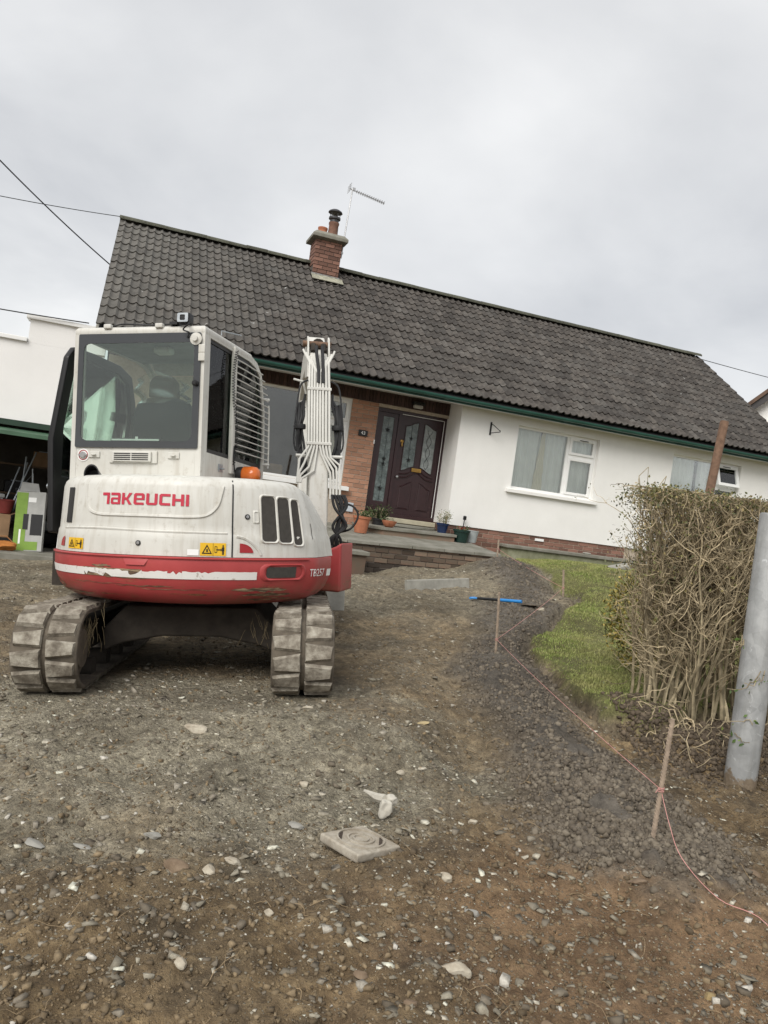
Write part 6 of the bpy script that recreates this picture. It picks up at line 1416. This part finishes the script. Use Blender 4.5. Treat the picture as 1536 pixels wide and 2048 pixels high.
# rocks -------------------------------------------------------------------
def rock_mesh(seed, sx_, sy_, sz_, mat, sub=3, rough=.18):
    r_ = random.Random(seed); bm = bmesh.new(); bmesh.ops.create_icosphere(bm, subdivisions=sub, radius=1)
    planes = [(Vector((r_.gauss(0, 1), r_.gauss(0, 1), r_.gauss(0, .6))).normalized(), r_.uniform(.55, .85)) for _ in range(8)]
    for v in bm.verts:
        for n_, d in planes:
            e = v.co.dot(n_)-d
            if e > 0: v.co -= n_*e*.92
        v.co *= 1+rough*.5*mnoise.noise(v.co*1.6+Vector((seed, 0, 0)))+.05*mnoise.noise(v.co*5+Vector((seed, 9, 0)))
        v.co.x *= sx_; v.co.y *= sy_; v.co.z *= sz_
    me_ = bpy.data.meshes.new('rock'); bm.to_mesh(me_); bm.free(); me_.materials.append(mat); return me_
ROCKW = M('rock_pale', (.50,.46,.37), .9, .35, 18, .5, 60, col2=(.27,.22,.16)); ROCKG = M('rock_grey', (.29,.28,.25), .8, .3, 14, .4, 60); ROCKB = M('rock_brown', (.25,.185,.125), .9, .4, 14, .5, 60, col2=(.12,.08,.05)); ROCKY = M('rock_ochre', (.34,.25,.12), .9, .4, 18, .5, 60)
rocks = [((-.86, 4.22), .075, .045, .028, ROCKW, 'flat pale stone by itself midway between the two tracks', 'stone'),
 ((.43, 2.49), .056, .034, .024, ROCKW, 'large pale rough stone at the bottom of the drive, right of centre', 'stone'),
 ((.53, 2.87), .042, .016, .016, ROCKG, 'blue-grey slate shard sticking out of the brown soil', 'slate shard'),
 ((1.25, 3.17), .058, .030, .014, ROCKB, 'flat reddish brown stone on bare clay below the nearest stake', 'stone'),
 ((.45, 3.08), .032, .022, .018, ROCKW, 'rounded whitish stone just right of the drain cover', 'stone'),
 ((.61, 3.59), .024, .017, .015, ROCKW, 'small cream stone at the left tip of the clay patch', 'stone'),
 ((.27, 4.02), .026, .018, .015, ROCKW, 'white pebble above the drain cover at the grey gravel edge', 'pebble'),
 ((-.21, 3.86), .03, .02, .016, ROCKW, 'white pebble in the grey gravel left above the drain cover', 'pebble'),
 ((-.21, 2.72), .024, .015, .016, ROCKW, 'pointed white stone in dark soil at the lower centre left', 'stone'),
 ((1.87, 3.45), .04, .024, .015, ROCKB, 'tan stone near the right edge beside the trailing string', 'stone'),
 ((1.30, 2.55), .03, .02, .014, ROCKY, 'small ochre stone low on the right of the soil', 'stone'),
 ((-.48, 2.95), .032, .024, .020, ROCKW, 'cream lumpy stone left of centre in the dark soil', 'stone'),
 ((-.40, 3.02), .040, .022, .012, ROCKW, 'flat cream stone touching the lumpy one in dark soil', 'stone'),
 ((-.60, 2.93), .055, .035, .028, ROCKB, 'brown half-buried stone left of the cream stones', 'stone'),
 ((-.43, 2.35), .026, .018, .016, ROCKW, 'white stone near the bottom edge, left of centre', 'stone'),
 ((.28, 2.30), .022, .016, .013, ROCKB, 'tan pebble close to the bottom edge near the centre', 'pebble'),
 ((.70, 2.28), .030, .022, .014, ROCKB, 'rounded tan stone at the bottom edge right of centre', 'stone'),
 ((.13, 2.42), .030, .022, .016, ROCKB, 'left one of the tan pebbles near the bottom centre', 'pebble'),
 ((-.30, 4.62), .04, .02, .014, ROCKW, 'cream stone just behind the right track of the excavator', 'stone'),
 ((-.55, 5.10), .035, .028, .028, ROCKB, 'brown stone lying under the machine beside the right track', 'stone'),
 ((-.20, 3.42), .05, .028, .012, ROCKG, 'flat grey slate just left of the drain cover', 'slate'),
 ((-1.20, 3.05), .055, .026, .010, ROCKG, 'long grey slate flake in the left gravel', 'slate'),
 ((-1.02, 3.08), .045, .028, .010, ROCKG, 'pale grey slate flake right of the long one', 'slate'),
 ((-.76, 3.15), .04, .018, .020, ROCKG, 'upright pointed slate flake in the left gravel', 'slate'),
 ((2.08, 9.55), .07, .03, .03, ROCKW, 'white stone beside the blade of the spade', 'stone'),
 ((.42, 4.85), .06, .022, .010, M('wood_bit', (.45,.36,.20), .9, .3, 20), 'pale splintered wood offcut on the drive right of the track', 'wood')]
for k, ((x_, y_), a_, b_, c_, m_, lab, cat) in enumerate(rocks):
    o = link(bpy.data.objects.new({'pebble': 'pebble', 'wood': 'wood_offcut', 'slate': 'slate_flake', 'slate shard': 'slate_shard'}.get(cat, 'stone'), rock_mesh(k+3, a_, b_, c_, m_)))
    o.location = (x_, y_, gs(x_, y_)+c_*.35); o.rotation_euler = (rh.gauss(0, .12), rh.gauss(0, .12), rh.random()*.9-.45); tag(o, lab, cat)
    for p in o.data.polygons: p.use_smooth = False
# white plaster lump with a tail
lum = empty('plaster_lump', 'white bone-like plaster lump with a thin tail behind the drain cover', 'rubble', (.19, 3.53, gs(.19, 3.53)))
PL = M('plaster', (.52,.49,.42), .95, .25, 20, .6, 60)
o = obj('lump', rock_mesh(77, .040, .038, .046, PL, 4, .5), PL, lum); o.location = (0, 0, .045)
o = obj('lump', rock_mesh(78, .034, .032, .032, PL, 4, .5), PL, lum); o.location = (.022, .05, .07)
mb = MB(); mb.tube([(.0, .05, .07), (-.035, .10, .055), (-.07, .15, .05), (-.10, .19, .045)], [.022, .02, .012, .007], 7); obj('tail', mb, PL, lum, smooth=True)
for ch_ in lum.children:
    for p in ch_.data.polygons: p.use_smooth = True
o = link(bpy.data.objects.new('stone_slab', rock_mesh(55, .32, .14, .07, MAT['concrete']))); o.location = (4.05, 13.0, gs(4.05, 13.0)+.03); o.rotation_euler = (0, rad(-14), .3); tag(o, 'pale broken slab half hidden by the golden shrub on the lawn', 'slab')

# ------------------------------------------------------------------ pots
def pot(name, label, u, v, z, prof_, mat, plant=None, cat='plant pot', seed=1):
    e = empty(name, label, cat, hw(u, v, z), (0, 0, YAW), 'pots on the terrace')
    mb = MB(); mb.lathe(prof_, 28); obj('pot', mb, mat, e, smooth=True, angle=45)
    rim = max(p[1] for p in prof_); rr_ = min(p[0] for p in prof_ if p[1] > rim*.8 and p[0] > .01)
    mb = MB(); mb.lathe([(rr_, rim-.03), (0, rim-.02)], 20, cap0=False); obj('soil', mb, MAT['soil'], e)
    if plant:
        n_, hgt_, spr, lm, ls0, ls1 = plant; r_ = random.Random(seed); mb = MB(); pts = []
        for k in range(n_):
            a_ = r_.random()*6.28; R_ = spr*r_.random(); p = [Vector((rr_*.5*math.cos(a_), rr_*.5*math.sin(a_), rim-.03))]
            H_ = hgt_*r_.uniform(.5, 1)
            for i in range(4): p.append(Vector((p[0].x+R_*math.cos(a_)*(i+1)/4+r_.gauss(0, .01), p[0].y+R_*math.sin(a_)*(i+1)/4+r_.gauss(0, .01), rim-.03+H_*(i+1)/4)))
            mb.tube(p, .003, 4); pts += [tuple(q) for q in p[1:]]
        obj('stalks', mb, TWIG, e); V_, F_ = leaf_mesh(pts, ls0, ls1, 5, seed, .03)
        o = link(bpy.data.objects.new('leaves', np_mesh('leaves', V_, F_, lm))); o.parent = e; o['kind'] = 'stuff'
    return e
TP = lambda r0, r1, h_, rim=.03: [(r0, 0), (r1-.015, h_-rim*1.5), (r1, h_-rim*1.4), (r1+.004, h_), (r1-.016, h_), (r1-.02, h_-.06)]
LF = MAT['leaf']; FLW = M('petal', (.55,.42,.10), .6, .3, island=.4)
pot('flower_pot', 'large terracotta pot with small plants at the brick pier', -1.93, -.62, zt(-1.93, -.62), TP(.11, .165, .30), MAT['terracotta'], (12, .16, .10, LF, .02, .05), seed=2)
pot('flower_bowl', 'shallow terracotta bowl on the door step', -1.32, -.38, -.195, [(.06, 0), (.10, .03), (.135, .10), (.14, .125), (.125, .125), (.12, .09)], MAT['terracotta'], (6, .05, .08, LF, .01, .03), seed=3)
pot('dark_planter', 'dark planter with bushy foliage below the door side light', -1.30, .30, -.197, TP(.12, .14, .13), MAT['black'], (30, .26, .17, M('dark_leaf', (.06,.085,.03), .6, .4, island=.6), .03, .06), seed=4)
pot('blue_pot', 'glazed blue pot with a twiggy plant right of the front door', -.22, -.32, -.175, TP(.085, .125, .19), M('glaze_blue', (.014,.03,.085), .15, .3, spec=.6), (18, .27, .09, M('grey_leaf', (.20,.22,.10), .7, .4, island=.5), .015, .035), seed=5)
e = pot('green_pot', 'dark green plastic pot with a few red flowers beside the grey bucket', .12, -.48, zt(.12, -.48), TP(.12, .165, .24), M('plastic_green', (.012,.035,.028), .4, .2), (6, .10, .08, LF, .02, .04), seed=6)
V_, F_ = leaf_mesh([(-.02, -.06, .27), (.01, -.07, .28), (-.03, -.03, .285)], .02, .035, 8, 3, .015); o = link(bpy.data.objects.new('flowers', np_mesh('flowers', V_, F_, M('red_petal', (.5,.03,.03), .6, .2)))); o.parent = e; o['kind'] = 'stuff'
e = empty('bucket', 'pale grey plastic bucket next to the dark green pot', 'bucket', hw(.40, -.33, zt(.4, -.33)), (0, 0, YAW), 'pots on the terrace')
mb = MB(); mb.lathe([(.10, 0), (.135, .215), (.14, .218), (.14, .23), (.128, .23), (.095, .02), (0, .02)], 28, cap1=False); obj('body', mb, M('plastic_grey', (.40,.43,.43), .45, .15), e, smooth=True, angle=45)
e = empty('garden_light', 'small black stake light rising behind the dark green pot', 'garden light', hw(.30, -.10, zt(.3, -.1)), (0, rad(3), YAW))
mb = MB(); mb.tube([(0, 0, 0), (0, 0, .42)], .010, 7); obj('stake', mb, MAT['black'], e); mb = MB(); mb.lathe([(.03, .40), (.034, .41), (.034, .47), (.02, .48), (0, .48)], 14); obj('lamp_head', mb, MAT['black'], e, smooth=True, angle=50)

# ------------------------------------------------------------------ garage contents
GZ = GF_
def gthing(name, label, cat, u, v, z=GZ, rz=0, rx=0, ry=0):
    return empty(name, label, cat, hw(u, v, z), (rx, ry, YAW+rz))
e = gthing('product_box', 'tall lime green and grey carton leaning at the garage opening', 'carton', -7.40, .12, rz=rad(-6), rx=rad(-10), ry=rad(-4))
LIME = M('lime', (.20,.33,.05), .6, .2, 8); GREYC = M('carton_grey', (.42,.42,.40), .6, .2, 5)
mb = MB(); mb.box(-.23, .22, 0, .14, 0, 1.0); obj('carton_body', mb, GREYC, e, bevel=.004)
for nm_, mt_, b_ in (('green_print', LIME, (-.228, -.05, -.004, -.001, .0, .98)), ('green_print', LIME, (-.049, .15, -.004, -.001, .02, .16)), ('printed_picture', MAT['black'], (.02, .20, -.0055, -.002, .27, .62)), ('printed_picture', MAT['black'], (-.10, -.02, -.0055, -.002, .36, .62)), ('white_label', MAT['pvc'], (-.15, -.12, -.0055, -.003, .12, .36)), ('white_label', MAT['pvc'], (-.04, .08, -.0055, -.002, .82, .90))):
    obj(nm_, MB().box(*b_), mt_, e)
mb = MB(); mb.box(-.23, .05, -.01, .14, 1.002, 1.01); mb.prism([(-.23, 1.0), (.10, 1.0), (.06, 1.16), (-.20, 1.18)], lambda a, b, d: (a, d+.02*(b-1), b), .136, .142); obj('flap', mb, GREYC, e)
CARD = M('cardboard', (.33,.21,.12), .9, .25, 6); 
e = gthing('cardboard_box', 'brown cardboard box under the clutter at the left edge', 'box', -7.98, .35, rz=.2); 
mb = MB(); mb.box(-.25, .25, 0, .4, .16, .55); obj('carton_body', mb, CARD, e, bevel=.006); mb = MB(); mb.prism([(.25, .55), (.42, .62), (.42, .625), (.25, .555)], lambda a, b, d: (a, d, b), 0, .4); obj('flap', mb, CARD, e); mb = MB(); mb.box(-.26, .26, -.01, .41, -.0, .155); obj('crate_base', mb, MAT['dark'], e)
e = gthing('orange_sack', 'crumpled orange sack on the garage floor', 'sack', -7.76, -.05)
o = obj('sack', rock_mesh(91, .22, .15, .09, M('sack_orange', (.45,.17,.04), .8, .3, 12), 3, .6), None, e); o.location = (0, 0, .06)
mb = MB(); mb.tube([(-.2, 0, .12), (-.1, -.03, .22), (.05, .0, .23), (.17, .02, .12)], .008, 5); obj('tie', mb, M('sack_tie', (.4,.2,.08), .8), e)
e = gthing('red_tub', 'dull red tub on top of the cardboard box', 'tub', -7.86, .5, GZ+.56); mb = MB(); mb.lathe([(.10, 0), (.14, .22), (.15, .22), (.14, .23), (.12, .21), (.09, .02)], 20); obj('tub', mb, M('tub_red', (.20,.035,.03), .5), e, smooth=True, angle=50)
e = gthing('tool_bundle', 'bundle of pale metal poles leaning in the garage', 'poles', -7.9, .9)
for k, (a_, b_) in enumerate(((-.35, .1), (-.2, .35), (.05, .2), (.2, .0), (-.1, .5))):
    mb = MB(); mb.tube([(a_, 0, 0), (a_+b_*.9, .25, 1.25+.1*k)], .014, 6); obj('pole', mb, MAT['galv'], e, smooth=True)
e = gthing('folding_frame', 'thin folded metal frame standing beside the green carton', 'frame', -7.62, .55)
mb = MB(); mb.tube([(0, 0, 0), (-.06, .02, 1.0), (.12, .05, 1.28), (.16, .05, .9)], .011, 6); mb.tube([(.22, 0, .3), (.10, .05, 1.36)], .011, 6); obj('frame', mb, MAT['galv'], e, smooth=True)
e = gthing('storage_crate', 'pale grey crate stacked at the far left of the garage', 'crate', -8.15, .7, GZ+.56, rz=.3); mb = MB(); mb.box(-.2, .2, -.15, .15, 0, .3); mb.box(-.22, .22, -.17, .17, .25, .31); obj('crate_body', mb, GREYC, e, bevel=.01)
e = gthing('lawn_mower', 'black lawn mower in the dark of the garage', 'mower', -7.3, 1.1, rz=.5)
mb = MB(); mb.box(-.25, .25, -.35, .35, .08, .28); obj('deck', mb, MAT['black'], e, bevel=.05)
for a_ in (-.27, .27):
    for b_ in (-.25, .25): mb = MB(); mb.lathe([(.10, -.03), (.10, .03)], 16, T=Matrix.Translation((a_, b_, .10)) @ Matrix.Rotation(rad(90), 4, 'Y')); obj('wheel', mb, MAT['rubber'], e)
mb = MB(); mb.tube([(-.2, .3, .25), (-.2, .8, .95), (.2, .8, .95), (.2, .3, .25)], .012, 6); obj('handle', mb, MAT['galv'], e); mb = MB(); mb.box(-.12, .12, -.1, .12, .281, .45); obj('engine', mb, MAT['galv'], e, bevel=.03)

for k, (nm_, lab_, cat_, u_, v_, z_, dims, mt_) in enumerate((('storage_box', 'dim brown box high on the garage shelf', 'box', -7.5, 2.4, .03, (.4, .3, .28), CARD), ('paint_tin', 'pale paint tin on the lower garage shelf', 'tin', -7.3, 2.4, -.52, (.16, .16, .18), GREYC), ('tool_case', 'dark tool case on the lower garage shelf', 'case', -7.9, 2.4, -.52, (.5, .3, .22), MAT['black']))):
    e = gthing(nm_, lab_, cat_, u_, v_, z_, rz=.1*k)
    mb = MB()
    if nm_ == 'paint_tin': mb.lathe([(.08, 0), (.08, .17), (.084, .175), (.084, .18), (.07, .176), (0, .176)], 18)
    else: mb.box(-dims[0]/2, dims[0]/2, -dims[1]/2, dims[1]/2, 0, dims[2])
    obj('body', mb, mt_, e, bevel=.006); mb = MB(); mb.box(-dims[0]*.3, dims[0]*.3, -.01, .01, dims[2], dims[2]+.015); obj('handle', mb, MAT['galv'], e)
# ------------------------------------------------------------------ overhead cables
def ray_pt(x, y, Yd):
    d = fw*1540+rt*(x-768)+up*(1024-y); d = d/d.y; return Vector((0, 0, EYE))+d*Yd
def cable(name, label, a, b, r, s_):
    mb = MB(); mb.tube(sag(a, b, s_, 24), r, 5); o = obj(name, mb, MAT['black']); tag(o, label, 'cable', 'overhead cables')
A_ = hw(UL+.05, 1.9, 3.98); cable('overhead_cable', 'thick overhead cable sagging down to the left roof verge', ray_pt(-240, 60, 11), A_, .012, .12)
B_ = hw(UL, VR, ZR+.08); cable('overhead_cable', 'thin overhead cable reaching the left end of the ridge', ray_pt(-400, 300, 12), B_, .008, .08)
C_ = hw(-6.9, -.06, 2.52); cable('overhead_cable', 'black cable running along above the garage coping', ray_pt(-300, 560, 11.5), C_, .010, .03)
D_ = hw(UR, VR, ZR-.02); cable('overhead_cable', 'thin cable leaving the right end of the ridge', D_, ray_pt(1900, 835, 26), .010, .1)
